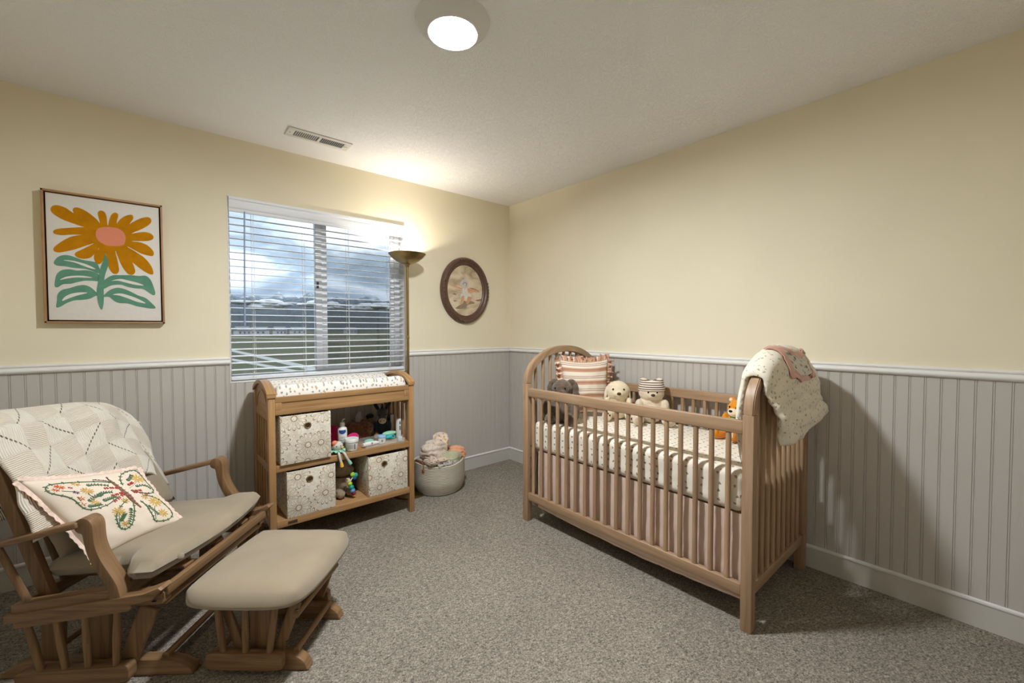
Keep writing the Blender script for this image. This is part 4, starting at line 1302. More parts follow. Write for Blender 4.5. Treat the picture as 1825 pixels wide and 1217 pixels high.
# ================================================================== changing table
m_oak = wood('golden_oak', lin(146, 110, 71), lin(180, 141, 96), .42)
TX0, TX1, TYF, TYB = -2.155, -1.270, -.477, -.062
TS = .036
ct = thing('changing_table', 'golden oak changing table with open shelves and slatted sides', 'changing table', ((TX0 + TX1) / 2, (TYF + TYB) / 2, 0), world=True)
for x in (TX0, TX1 - TS):
    for y in (TYF, TYB - TS):
        box('leg', (x, y, 0), (x + TS, y + TS, .89), m_oak, ct, bev=.003)
for sx, x in ((0, TX0), (1, TX1 - TS)):
    xa, xb = x + .006, x + TS - .006
    for z0, z1 in ((.745, .785), (.452, .492), (.138, .178)):
        box('side_rail', (xa, TYF + TS, z0), (xb, TYB - TS, z1), m_oak, ct, bev=.002)
    for k in range(5):
        y = TYF + TS + (TYB - TYF - 2 * TS) * (k + .5) / 5
        for z0, z1 in ((.178, .452), (.492, .745)):
            box('side_slat', (x + .010, y - .013, z0), (x + TS - .010, y + .013, z1), m_oak, ct, bev=.002)
    # solid arched head panel and curved cap rail
    N = 24
    yy = [TYF + .004 + (TYB - TYF - .008) * k / N for k in range(N + 1)]
    hz = lambda y: .888 + .062 * math.sin(PI * (y - TYF) / (TYB - TYF)) ** .8
    prism('head_panel', [(TYF + TS, .785)] + [(y, hz(y) - .004) for y in yy] + [(TYB - TS, .785)], x + .009, x + TS - .009, lambda a, z, c: (c, a, z), m_oak, ct)
    ring = [(TYF - .008 + (TYB - TYF + .016) * k / N, hz(TYF + (TYB - TYF) * k / N) + .016) for k in range(N + 1)]
    low = [(TYF - .008 + (TYB - TYF + .016) * k / N, hz(TYF + (TYB - TYF) * k / N) - .006) for k in range(N, -1, -1)]
    prism('arched_cap', ring + low, x - .006, x + TS + .004, lambda a, z, c: (c, a, z), m_oak, ct, bev=.002)
    # raised inner arch moulding, outer face
    ro_ = x if sx == 0 else x + TS
    sg = -1 if sx == 0 else 1
    pa = [(TYF + .06 + (TYB - TYF - .12) * k / N) for k in range(N + 1)]
    tube('arch_moulding', [(ro_ - sg * .008, y, .80 + .105 * math.sin(PI * (y - TYF - .06) / (TYB - TYF - .12)) ** .5) for y in pa], .004, m_oak, ct, 6)
xa, xb = TX0 + TS, TX1 - TS
for y, lab in ((TYF + .002, 'front'), (TYB - .020, 'back')):
    box('apron_rail', (xa, y, .850), (xb, y + .018, .882), m_oak, ct, bev=.0015)
    box('apron_rail', (xa, y, .780), (xb, y + .018, .808), m_oak, ct, bev=.0015)
    box('apron_stile', (xa, y, .808), (xa + .034, y + .018, .850), m_oak, ct, bev=.0015)
    box('apron_stile', (xb - .034, y, .808), (xb, y + .018, .850), m_oak, ct, bev=.0015)
    box('apron_panel', (xa + .034, y + .006, .806), (xb - .034, y + .014, .852), m_oak, ct, bev=0)
box('top_board', (xa, TYF + .02, .842), (xb, TYB - .02, .858), m_oak, ct, bev=0)
for z0, z1 in ((.456, .492), (.138, .176)):
    box('shelf', (xa - .004, TYF + .010, z1 - .016), (xb + .004, TYB - .006, z1), m_oak, ct, bev=.001)
    box('shelf_front_rail', (xa, TYF + .002, z0), (xb, TYF + .020, z1 + .002), m_oak, ct, bev=.002)
    box('shelf_back_rail', (xa, TYB - .020, z0), (xb, TYB - .002, z1), m_oak, ct, bev=.002)
tag(box('maker_plate', (xa + .055, TYF - .001, .150), (xa + .105, TYF + .003, .166), plain('dark_plate', lin(66, 58, 48), .4), ct, bev=.001), 'small dark oval maker plate')

# changing pad: contoured, high along the long edges
m_padc = sprig('pad_print', lin(228, 224, 218), [lin(158, 152, 144), lin(172, 160, 142), lin(190, 164, 132), lin(150, 146, 144)], 42.0, .22, .3, .8)
P0, P1, Q0, Q1 = xa + .004, xb - .004, TYF + .024, TYB - .024


def pad_top(u, w):
    x, y = P0 + (P1 - P0) * u, Q0 + (Q1 - Q0) * w
    e = abs(2 * w - 1)
    dish = .028 * (1 - min(1, (e / .72)) ** 2.2)
    rx = min(1, min(u, 1 - u) * (P1 - P0) / .04)
    ry = min(1, min(w, 1 - w) * (Q1 - Q0) / .03)
    rnd = math.sqrt(max(0, 1 - (1 - rx) ** 2)) * math.sqrt(max(0, 1 - (1 - ry) ** 2))
    return x, y, .860 + (.082 - dish) * (.25 + .75 * rnd)


NU, NV = 60, 36
V, F, UV = [], [], []
for i in range(NU + 1):
    for j in range(NV + 1):
        x, y, z = pad_top(i / NU, j / NV)
        V.append((x, y, z + .002 * nz(x * 12, y * 12))); UV.append((x, y + (z if j < 4 else 0) * -1))
for i in range(NU):
    for j in range(NV):
        a = i * (NV + 1) + j
        F.append((a, a + NV + 1, a + NV + 2, a + 1))
rim = [i * (NV + 1) for i in range(NU + 1)] + [NU * (NV + 1) + j for j in range(1, NV + 1)] + [i * (NV + 1) + NV for i in range(NU - 1, -1, -1)] + [j for j in range(NV - 1, 0, -1)]
o_ = len(V)
for r_ in rim:
    V.append((V[r_][0], V[r_][1], .859)); UV.append((V[r_][0], V[r_][1] - .05))
for k in range(len(rim)):
    l = (k + 1) % len(rim)
    F.append((rim[l], rim[k], o_ + k, o_ + l))
F.append(tuple(o_ + k for k in range(len(rim)))[::-1])
pd = emit('changing_pad', V, F, m_padc, smooth=True, uv=UV, angle=180)
tag(pd, 'contoured changing pad in a white sprigged cover on the changing table', 'changing pad')

# ------------------------------------------------------------------ fabric bins with line-drawn daisies
m_bin, nt, b = base('daisy_print_canvas')
b.inputs['Roughness'].default_value = .9
b.inputs['Specular IOR Level'].default_value = .1
tc = node(nt, 'ShaderNodeTexCoord')
oi = node(nt, 'ShaderNodeObjectInfo')


def daisies(scale, seed, petals, inner):
    off = node(nt, 'ShaderNodeCombineXYZ', {'X': math_(nt, 'MULTIPLY_ADD', oi.outputs['Random'], 9.0, seed), 'Y': seed * 1.7})
    ad = node(nt, 'ShaderNodeVectorMath', {0: tc.outputs['UV'], 1: off.outputs[0]}, operation='ADD')
    vo = node(nt, 'ShaderNodeTexVoronoi', {'Vector': ad.outputs[0], 'Scale': scale, 'Randomness': .7}, voronoi_dimensions='2D')
    df = node(nt, 'ShaderNodeVectorMath', {0: ad.outputs[0], 1: vo.outputs['Position']}, operation='SUBTRACT')
    s = node(nt, 'ShaderNodeSeparateXYZ', {'Vector': df.outputs[0]})
    th = math_(nt, 'ARCTAN2', s.outputs[1], s.outputs[0])
    r = math_(nt, 'MULTIPLY', node(nt, 'ShaderNodeVectorMath', {0: df.outputs[0]}, operation='LENGTH').outputs['Value'], scale)
    pn = math_(nt, 'ABSOLUTE', math_(nt, 'SINE', math_(nt, 'MULTIPLY', th, petals / 2)))
    edge = math_(nt, 'MULTIPLY_ADD', math_(nt, 'POWER', pn, .45), .30, .22)
    line = math_(nt, 'LESS_THAN', math_(nt, 'ABSOLUTE', math_(nt, 'SUBTRACT', r, edge)), .022)
    spoke = math_(nt, 'MULTIPLY', math_(nt, 'LESS_THAN', pn, math_(nt, 'DIVIDE', .05, math_(nt, 'MAXIMUM', r, .08))), math_(nt, 'MULTIPLY', math_(nt, 'LESS_THAN', r, .34), math_(nt, 'GREATER_THAN', r, inner)))
    vein = math_(nt, 'MULTIPLY', math_(nt, 'GREATER_THAN', pn, .985), math_(nt, 'MULTIPLY', math_(nt, 'LESS_THAN', r, .32), math_(nt, 'GREATER_THAN', r, inner)))
    disc = math_(nt, 'LESS_THAN', math_(nt, 'ABSOLUTE', math_(nt, 'SUBTRACT', r, inner)), .018)
    return math_(nt, 'MAXIMUM', math_(nt, 'MAXIMUM', line, spoke), math_(nt, 'MAXIMUM', disc, math_(nt, 'MULTIPLY', vein, .6)))


ink = math_(nt, 'MAXIMUM', daisies(7.6, 3.3, 15, .12), math_(nt, 'MULTIPLY', daisies(12.0, 8.1, 9, .10), .4))
nn = node(nt, 'ShaderNodeTexNoise', {'Vector': tc.outputs['Object'], 'Scale': 30.0, 'Detail': 2.0})
grd = ramp(nt, nn.outputs['Fac'], [(.35, lin(214, 206, 190)), (.65, lin(230, 224, 210))])
nt.links.new(mix(nt, math_(nt, 'MULTIPLY', ink, .85), grd, lin(132, 100, 60)), b.inputs['Base Color'])
nb = node(nt, 'ShaderNodeTexNoise', {'Vector': tc.outputs['Object'], 'Scale': 700.0})
bump(nt, b, nb.outputs['Fac'], .3, .001)
m_binin = plain('bin_lining', lin(76, 66, 58), .9)
m_grom = plain('brass_grommet', lin(170, 150, 110), .3, metal=1.0)
m_hole = plain('grommet_hole', lin(58, 38, 26), .9)


def fabric_bin(x0, x1, y0, y1, z0, z1, gx, gz, label):
    t = thing('fabric_bin', label, 'storage bin', ((x0 + x1) / 2, (y0 + y1) / 2, z0), group='daisy print storage bins', world=True)
    w = .006
    box('front_panel', (x0, y0, z0), (x1, y0 + w, z1), m_bin, t, bev=.002)
    box('back_panel', (x0, y1 - w, z0), (x1, y1, z1), m_bin, t, bev=.002)
    box('side_panel', (x0, y0 + w, z0), (x0 + w, y1 - w, z1), m_bin, t, bev=.001)
    box('side_panel', (x1 - w, y0 + w, z0), (x1, y1 - w, z1), m_bin, t, bev=.001)
    box('bottom_panel', (x0 + w, y0 + w, z0), (x1 - w, y1 - w, z0 + .005), m_binin, t, bev=0)
    box('lining', (x0 + w, y0 + w, z1 - .06), (x1 - w, y0 + w + .001, z1 - .003), m_binin, t, bev=0)
    gr = lathe('grommet', [(.0125, 0), (.0125, .003), (.016, .0045), (.0195, .003), (.020, 0)], (0, 0, 0), m_grom, t, 28, free=True)
    gr.rotation_euler = (PI / 2, 0, 0)
    gr.location = Vector((gx, y0, gz)) - t.location
    hl = lathe('grommet_hole', [(0, .001), (.0125, .001), (.0125, 0)], (0, 0, 0), m_hole, t, 28, free=True)
    hl.rotation_euler = (PI / 2, 0, 0)
    hl.location = gr.location
    return t


fabric_bin(-2.098, -1.826, TYF - .012, -.16, .4955, .772, -1.955, .705, 'daisy print fabric bin on the upper shelf of the changing table')
fabric_bin(-2.066, -1.798, TYF + .002, -.13, .1795, .446, -1.945, .385, 'daisy print fabric bin on the lower shelf near the glider chair')
fabric_bin(-1.592, -1.320, TYF + .002, -.13, .1795, .437, -1.487, .378, 'daisy print fabric bin on the lower shelf beside the floor lamp')

# ------------------------------------------------------------------ things on the upper shelf (top at z .494)
ZS = .4945
ROOM = Vector((-2.6, -3.1, 0))      # printed sides of the packages face the room
m_plw = plain('white_plastic', lin(226, 226, 222), .35)
m_blue = plain('navy_label', lin(36, 72, 138), .5)
m_ink = plain('grey_print', lin(120, 122, 122), .7)
lx, ly = -1.712, -.350
lo_ = thing('lotion_bottle', 'white pump lotion bottle with a blue label', 'bottle', (lx, ly, ZS), world=True)
lathe('bottle_body', [(0, 0), (.026, 0), (.029, .004), (.029, .120), (.027, .132), (.018, .140), (.013, .142), (.013, .146), (0, .146)], (lx, ly, ZS), m_plw, lo_, 32)
lathe('pump_collar', [(.015, .146), (.0155, .147), (.0155, .166), (.013, .170), (0, .170)], (lx, ly, ZS), m_plw, lo_, 24)
tube('pump_nozzle', [(lx, ly, ZS + .168), (lx, ly, ZS + .184), (lx + .004, ly - .006, ZS + .188), (lx + .012, ly - .018, ZS + .192)], [.004, .004, .005, .003], m_plw, lo_, 10)
VD = math.atan2(ROOM.y - ly, ROOM.x - lx)


def wrap(name, r, z0, z1, a0, a1, mat, parent, c, shape=None, n=16):
    """Printed label hugging a cylinder; shape(s) trims the lower edge."""
    V, F = [], []
    for k in range(n + 1):
        s = k / n
        a = a0 + (a1 - a0) * s
        lo = z0 + (shape(s) if shape else 0)
        for rr in (r + .0004, r + .0009):
            V += [(c[0] + rr * math.cos(a), c[1] + rr * math.sin(a), c[2] + lo), (c[0] + rr * math.cos(a), c[1] + rr * math.sin(a), c[2] + z1)]
    for k in range(n):
        o = k * 4
        F += [(o + 2, o + 3, o + 7, o + 6), (o, o + 4, o + 5, o + 1), (o + 1, o + 5, o + 7, o + 3), (o, o + 2, o + 6, o + 4)]
    return emit(name, V, F, mat, parent, smooth=True)


wrap('label_badge', .029, .098, .124, VD - .75, VD + .75, m_blue, lo_, (lx, ly, ZS), lambda s: .012 * abs(2 * s - 1) ** 2)
for k, (z, w_) in enumerate(((.058, .5), (.046, .55), (.036, .45), (.026, .5))):
    wrap('label_print', .029, z, z + .004, VD - w_, VD + w_, m_ink, lo_, (lx, ly, ZS))
for dx in (-.22, .22):
    n = 14
    tube('label_ring', [(lx + .0297 * math.cos(VD + dx + .2 * math.cos(2 * PI * k / n)), ly + .0297 * math.sin(VD + dx + .2 * math.cos(2 * PI * k / n)), ZS + .076 + .006 * math.sin(2 * PI * k / n)) for k in range(n)], .0008, m_ink, lo_, 6, close=True)

tx, ty = -1.680, -.425
tb = thing('cream_tub', 'short white screw-lid cream tub at the shelf edge', 'tub', (tx, ty, ZS), world=True)
lathe('tub_body', [(0, 0), (.034, 0), (.036, .003), (.038, .055), (0, .055)], (tx, ty, ZS), m_plw, tb, 36)
lathe('lid', [(.041, .053), (.042, .055), (.042, .074), (.040, .077), (.0, .077)], (tx, ty, ZS), m_plw, tb, 36)
VD2 = math.atan2(ROOM.y - ty, ROOM.x - tx)
wrap('label_block', .0375, .012, .044, VD2 + .35, VD2 + .62, m_ink, tb, (tx, ty, ZS))
for z in (.040, .033, .026, .019):
    wrap('label_print', .0376, z, z + .0022, VD2 - .7, VD2 + .25, m_ink, tb, (tx, ty, ZS))

# bird-like comforter doll, legs over the shelf edge
m_mint = plain('mint_cloth', lin(140, 196, 176), .9, .05, 40.0, .3, 500.0)
m_coral = plain('coral_cloth', lin(226, 134, 106), .9, .05, 40.0, .3, 500.0)
m_pale = plain('pale_knit', lin(196, 196, 184), .95, .05, 40.0, .4, 300.0)
m_yel = plain('yellow_cloth', lin(228, 178, 74), .9)
dl = thing('rag_doll', 'small bird rag doll with its legs dangling over the shelf edge', 'toy', (-1.772, TYF + .045, ZS), world=True)
blob('head', [((-1.772, -.440, ZS + .045), (.032, .028, .030)), ((-1.772, -.436, ZS + .018), (.024, .022, .022))], m_pale, dl, .004)
ell('tuft', (-1.790, -.444, ZS + .066), (.018, .014, .016), m_coral, dl)
ell('beak', (-1.752, -.468, ZS + .040), (.008, .010, .005), m_yel, dl, 12)
for dx in (-.020, .004): ell('eye', (-1.766 + dx, -.466, ZS + .050), (.003, .003, .003), m_eye, dl, 10)
sheet('ruff_collar', lambda u, w: Vector((-1.772 + (.022 + .026 * w) * math.cos(2 * PI * u), -.440 + (.020 + .022 * w) * math.sin(2 * PI * u), ZS + .022 - .004 * w + .005 * w * math.sin(u * 2 * PI * 10))), 80, 4, m_mint, dl, .002)
for nm, pts, foot, fm in (('leg', [(-1.776, -.462, ZS + .010), (-1.780, -.488, ZS + .006), (-1.776, -.493, ZS - .020), (-1.768, -.492, ZS - .050)], (-1.766, -.494, ZS - .064), m_yel), ('leg', [(-1.756, -.462, ZS + .010), (-1.748, -.488, ZS + .006), (-1.738, -.493, ZS - .018), (-1.722, -.492, ZS - .046)], (-1.716, -.494, ZS - .058), m_mint)):
    lg = tube(nm, spline(pts, 5, False), .0075, m_pale, dl, 10)
    d = (Vector(foot) - Vector(pts[-1])).normalized()
    tube('foot', [Vector(pts[-1]) - d * .006, Vector(foot), Vector(foot) + d * .010], [.008, .011, .010], fm, lg, 10)

# hot pink plush behind the bottle
m_hot = fur('hot_pink_plush', (206, 38, 108), .08, .4, 260)
pk = thing('pink_plush', 'hot pink plush toy behind the lotion bottle', 'plush toy', (-1.705, -.235, ZS), world=True)
blob('body', [((-1.745, -.235, ZS + .060), (.050, .045, .060)), ((-1.735, -.235, ZS + .105), (.035, .035, .030)), ((-1.700, -.245, ZS + .030), (.045, .040, .030)), ((-1.660, -.290, ZS + .030), (.030, .034, .028))], m_hot, pk, .005)
ell('ear', (-1.640, -.330, ZS + .050), (.042, .018, .034), m_hot, pk, rot=Matrix.Rotation(-.3, 3, 'Y').to_euler())
ell('paw', (-1.770, -.272, ZS + .085), (.014, .012, .016), fur('pale_pink_plush', (222, 150, 160), .05), pk, 14)

# dark brown bear lying down
m_dkb = fur('dark_brown_plush', (120, 80, 60), .3)
br = thing('brown_plush_bear', 'dark brown plush bear lying behind the cream tub', 'plush toy', (-1.56, -.20, ZS), world=True)
blob('body', [((-1.560, -.185, ZS + .060), (.080, .055, .060)), ((-1.605, -.180, ZS + .075), (.050, .048, .050)), ((-1.495, -.200, ZS + .072), (.048, .046, .046)), ((-1.520, -.235, ZS + .030), (.040, .030, .028)), ((-1.590, -.235, ZS + .028), (.040, .030, .026)),
              ((-1.515, -.180, ZS + .118), (.016, .012, .016)), ((-1.472, -.195, ZS + .110), (.016, .012, .016))], m_dkb, br, .005, fuzz=.003)
ell('muzzle', (-1.486, -.240, ZS + .062), (.022, .020, .017), fur('tan_muzzle', (150, 112, 72), .15), br)
ell('nose', (-1.489, -.258, ZS + .068), (.007, .005, .005), m_eye, br, 10)
for dx in (-.016, .012): ell('eye', (-1.494 + dx, -.244, ZS + .086), (.004, .004, .004), m_eye, br, 10)

# cellophane bag of wipes and a small tan plush standing at the back
m_cel = plain('crinkled_cellophane', lin(206, 196, 200), .15, .2, 60.0, .8, 70.0, spec=.7, bd=.004)
cb = emit('cellophane_bag', *ell_vf((-1.510, -.100, ZS + .085), (.030, .022, .085), 20, None, .35, 3.0), m_cel, smooth=True, angle=60)
tag(cb, 'small crinkled clear bag between the brown bear and the donkey', 'bag')
mk_ = thing('tan_plush', 'small tan and dark plush sitting beside the donkey', 'plush toy', (-1.448, -.155, ZS), world=True)
blob('body', [((-1.448, -.150, ZS + .045), (.032, .030, .048)), ((-1.448, -.155, ZS + .105), (.030, .028, .032)), ((-1.436, -.197, ZS + .022), (.026, .024, .022)), ((-1.470, -.197, ZS + .022), (.024, .024, .022))], fur('tan_brown_plush', (142, 104, 80), .15), mk_, .0045)
blob('dark_cap', [((-1.448, -.147, ZS + .140), (.030, .026, .022)), ((-1.462, -.151, ZS + .130), (.014, .012, .014))], fur('black_plush', (34, 30, 30), .2), mk_, .0045)

# donkey
m_nav = fur('navy_plush', (44, 46, 58), .2)
m_char = fur('charcoal_plush', (78, 76, 80), .15)
dk = thing('plush_donkey', 'charcoal plush donkey with a beige muzzle on the upper shelf', 'plush toy', (-1.385, -.215, ZS), math.atan2(ROOM.y + .215, ROOM.x + 1.385))
blob('body', [((-.01, 0, .060), (.048, .052, .062)), ((-.006, 0, .105), (.034, .038, .035)), ((.045, .040, .022), (.040, .022, .022)), ((.045, -.040, .022), (.040, .022, .022)), ((.018, .048, .075), (.020, .016, .040)), ((.018, -.048, .075), (.020, .016, .040))], m_nav, dk, .0045, fuzz=.0012)
blob('head', [((0, 0, .165), (.042, .040, .040)), ((.022, 0, .140), (.034, .032, .032))], m_char, dk, .0045, fuzz=.001)
ell('muzzle', (.048, 0, .120), (.024, .027, .022), fur('beige_plush', (196, 180, 152), .06), dk)
for s in (-1, 1):
    ell('nostril', (.070, s * .011, .122), (.003, .003, .004), m_eye, dk, 8)
    ell('eye', (.040, s * .024, .160), (.004, .004, .005), m_eye, dk, 10)
    ell('ear', (-.008, s * .040, .215), (.010, .013, .036), m_nav, dk, rot=Matrix.Rotation(-s * .5, 3, 'X').to_euler())
    ell('hoof', (.082, s * .040, .022), (.012, .019, .020), fur('beige_hoof', (170, 146, 120), .06), dk)
blob('mane', [((-.005, 0, .208), (.014, .012, .026)), ((-.024, 0, .190), (.014, .012, .026)), ((.012, 0, .204), (.012, .010, .018))], m_nav, dk, .004, fuzz=.002)

# grey boxed item and white carton standing at the right
gb = thing('grey_carton', 'grey cardboard box standing beside the donkey', 'box', (-1.335, -.125, ZS), 0.0)
v, f = box_vf((-.010, -.050, 0), (.012, .040, .150), .001)
emit('carton_body', v, f, plain('grey_card', lin(128, 126, 130), .7), gb)
box('carton_edge', (-.0104, -.0505, .002), (.0124, -.0495, .148), plain('white_card', lin(206, 206, 206), .7), gb, bev=0)
box('printed_square', (-.0108, -.020, .085), (-.0098, .012, .120), plain('black_print', lin(30, 30, 34), .6), gb, bev=0)
gb.location = (-1.316, -.185, ZS); gb.rotation_euler = (0, 0, math.radians(-5))
tc_ = thing('ointment_carton', 'slim white carton standing at the end of the shelf', 'box', (-1.325, -.352, ZS), math.radians(20))
box('carton_body', (-.011, -.014, 0), (.011, .014, .140), m_plw, tc_, bev=.001)
for z, h in ((.060, .03), (.10, .022)): box('carton_print', (-.006, -.0146, z), (.004, -.0139, z + h), plain('navy_print', lin(40, 56, 84), .6), tc_, bev=0)

# clear tray with small things
m_clr, nt, b = base('clear_plastic')
b.inputs['Base Color'].default_value = (.93, .95, .95, 1)
b.inputs['Roughness'].default_value = .08
b.inputs['Alpha'].default_value = .10
X0, X1, Y0, Y1 = -1.602, -1.335, -.462, -.290
ry_ = thing('clear_tray', 'clear plastic tray holding small baby care things', 'tray', ((X0 + X1) / 2, (Y0 + Y1) / 2, ZS), world=True)
box('tray_floor', (X0, Y0, ZS + .0005), (X1, Y1, ZS + .003), m_clr, ry_, bev=.001)
for lo, hi in (((X0, Y0, ZS + .003), (X1, Y0 + .002, ZS + .030)), ((X0, Y1 - .002, ZS + .003), (X1, Y1, ZS + .030)), ((X0, Y0 + .002, ZS + .003), (X0 + .002, Y1 - .002, ZS + .030)), ((X1 - .002, Y0 + .002, ZS + .003), (X1, Y1 - .002, ZS + .030)), ((-1.445, Y0 + .002, ZS + .003), (-1.443, Y1 - .002, ZS + .028))):
    box('tray_wall', lo, hi, m_clr, ry_, bev=0)
ZT = ZS + .0035
ot = thing('ointment_tube', 'white squeeze tube lying in the clear tray', 'tube', (-1.545, -.415, ZT), math.radians(12))
tube('tube_body', [(-.050, 0, .014), (-.040, 0, .015), (.030, 0, .012), (.055, 0, .008)], [.013, .0145, .012, .004], m_plw, ot, 16)
tube('cap', [(-.066, 0, .014), (-.050, 0, .014)], .012, m_plw, ot, 16)
box('printed_patch', (-.012, -.0155, .010), (-.002, -.0125, .022), m_ink, ot, bev=0)
mp_ = ell('mint_brush', (-1.545, -.365, ZT + .016), (.034, .018, .015), m_mint)
tag(mp_, 'small mint green baby brush in the clear tray', 'brush')
jx, jy = -1.470, -.400
jr = thing('balm_jar', 'small jar with a pale blue lid in the clear tray', 'jar', (jx, jy, ZT), world=True)
lathe('jar_body', [(0, 0), (.024, 0), (.026, .003), (.026, .036), (0, .036)], (jx, jy, ZT), m_plw, jr, 32)
lathe('lid', [(.027, .034), (.028, .036), (.028, .050), (.026, .052), (0, .052)], (jx, jy, ZT), plain('pale_blue_plastic', lin(150, 188, 222), .4), jr, 32)
wrap('label_mark', .026, .010, .026, math.atan2(ROOM.y - jy, ROOM.x - jx) - .1, math.atan2(ROOM.y - jy, ROOM.x - jx) + .3, m_ink, jr, (jx, jy, ZT))
m_turq = plain('turquoise_plastic', lin(46, 178, 190), .35)
pc = thing('pacifier', 'turquoise pacifier lying in the clear tray', 'pacifier', (-1.412, -.375, ZT), world=True)
ell('shield', (-1.412, -.375, ZT + .026), (.030, .020, .012), m_turq, pc)
n = 18
tube('ring', [(-1.385 + .018 * math.cos(2 * PI * k / n), -.380 + .018 * math.sin(2 * PI * k / n), ZT + .026 + .006 * math.sin(2 * PI * k / n)) for k in range(n)], .0035, m_turq, pc, 8, close=True)
ell('nipple', (-1.437, -.372, ZT + .026), (.014, .009, .009), plain('pale_silicone', lin(214, 220, 214), .3), pc, 14)
gc = ell('pacifier_case', (-1.385, -.330, ZT + .038), (.052, .026, .016), plain('pale_green_plastic', lin(150, 208, 176), .35))
tag(gc, 'pale green oval case resting in the clear tray', 'case')
cup = thing('clear_box', 'small clear box at the front corner of the tray', 'box', (-1.355, -.440, ZT), world=True)
box('box_body', (-1.378, -.456, ZT), (-1.340, -.420, ZT + .044), m_clr, cup, bev=.002)
box('cotton_stack', (-1.374, -.452, ZT + .002), (-1.344, -.424, ZT + .034), plain('pale_cotton', lin(176, 196, 196), .9), cup, bev=.004)

# ------------------------------------------------------------------ lower shelf toys
ZL = .1775
m_taupe = fur('taupe_plush', (150, 132, 112), .1)
tp = thing('taupe_plush', 'taupe plush toy tucked beside the lower shelf bin', 'plush toy', (-1.70, -.30, ZL), world=True)
blob('body', [((-1.705, -.300, ZL + .075), (.062, .055, .078)), ((-1.700, -.310, ZL + .180), (.056, .052, .060)), ((-1.672, -.350, ZL + .170), (.030, .028, .026)), ((-1.735, -.360, ZL + .030), (.030, .045, .030)), ((-1.670, -.350, ZL + .028), (.028, .040, .028)), ((-1.745, -.30, ZL + .215), (.020, .016, .026))], m_taupe, tp, .005, fuzz=.001)
ell('eye', (-1.655, -.366, ZL + .200), (.005, .005, .006), m_eye, tp, 10)
tube('stitched_collar', [(-1.700 + .050 * math.cos(2 * PI * k / 20), -.306 + .048 * math.sin(2 * PI * k / 20), ZL + .128) for k in range(20)], .004, m_nose, tp, 6, close=True)
rt = thing('baby_rattle', 'colourful beaded caterpillar rattle on the lower shelf', 'rattle', (-1.675, -.40, ZL), world=True)
seq = [((222, 206, 176), .018, (-1.700, -.404, ZL + .118)), ((176, 204, 44), .015, (-1.690, -.412, ZL + .098)), ((30, 150, 140), .0165, (-1.682, -.416, ZL + .076)), ((92, 150, 206), .0165, (-1.675, -.417, ZL + .053)), ((128, 28, 58), .0145, (-1.668, -.416, ZL + .033)), ((226, 170, 150), .010, (-1.664, -.414, ZL + .018))]
for k, (c, r, p) in enumerate(seq): ell('bead', p, (r, r, r * .9), plain('bead_paint_%d' % k, lin(*c), .35), rt, 16)
tube('string', [s[2] for s in seq], .003, m_cord, rt, 6)
for k, (c, p) in enumerate((((150, 196, 60), (-1.668, -.402, ZL + .150)), ((46, 160, 160), (-1.650, -.402, ZL + .142)), ((46, 110, 180), (-1.655, -.398, ZL + .128)))):
    ell('ring_bead', p, (.016, .012, .016), plain('ring_paint_%d' % k, lin(*c), .35), rt, 14)
tube('string', [(-1.690, -.412, ZL + .105), (-1.675, -.405, ZL + .125), (-1.664, -.400, ZL + .140)], .003, m_cord, rt, 6)

# ================================================================== rope basket with laundry
BX, BY = -.925, -.225
m_rope = plain('cream_rope', lin(206, 198, 184), .95, .06, 30.0, .7, 350.0)
m_leather = plain('tan_leather', lin(124, 74, 44), .5, .1, 40.0)
bk = thing('rope_basket', 'cream coiled rope laundry basket', 'basket', (BX, BY, 0), world=True)
prof = [(.0, .002)]
NC = 19
for k in range(NC):
    z = .006 + k * .0125
    s = k / (NC - 1)
    R_ = .172 + .028 * math.sin(min(1, s * 2.4) * PI / 2) - .008 * max(0, s - .5)
    for a in (-.8, 0, .8):
        prof.append((R_ + .010 * math.cos(a * 1.6) - .005, z + .0066 * math.sin(a) + .004))
ztop = prof[-1][1]
prof += [(prof[-1][0] - .008, ztop + .002), (prof[-1][0] - .012, ztop - .01), (.178, .05), (.165, .014), (0, .012)]
V, F = lathe_vf(prof, (BX, BY, 0), 64, 1.0, .95)
V = [(x, y, z * (1 + .05 * math.cos(math.atan2(y - BY, x - BX) * 2 + .6))) for x, y, z in V]
emit('coiled_body', V, F, m_rope, bk, smooth=True, angle=180)
for q in (math.radians(185), math.radians(5)):
    hp = [(BX + .192 * math.cos(q + d), BY + .182 * math.sin(q + d), h) for d, h in ((-.34, .205), (-.32, .245), (-.18, .262), (0, .265), (.18, .262), (.32, .245), (.34, .205))]
    hd = tube('handle', spline(hp, 4, False), .007, m_leather, bk, 8)
    for d in (-.34, .34):
        ell('rivet_patch', (BX + .200 * math.cos(q + d), BY + .190 * math.sin(q + d), .200), (.012, .012, .018), m_leather, hd, 10)


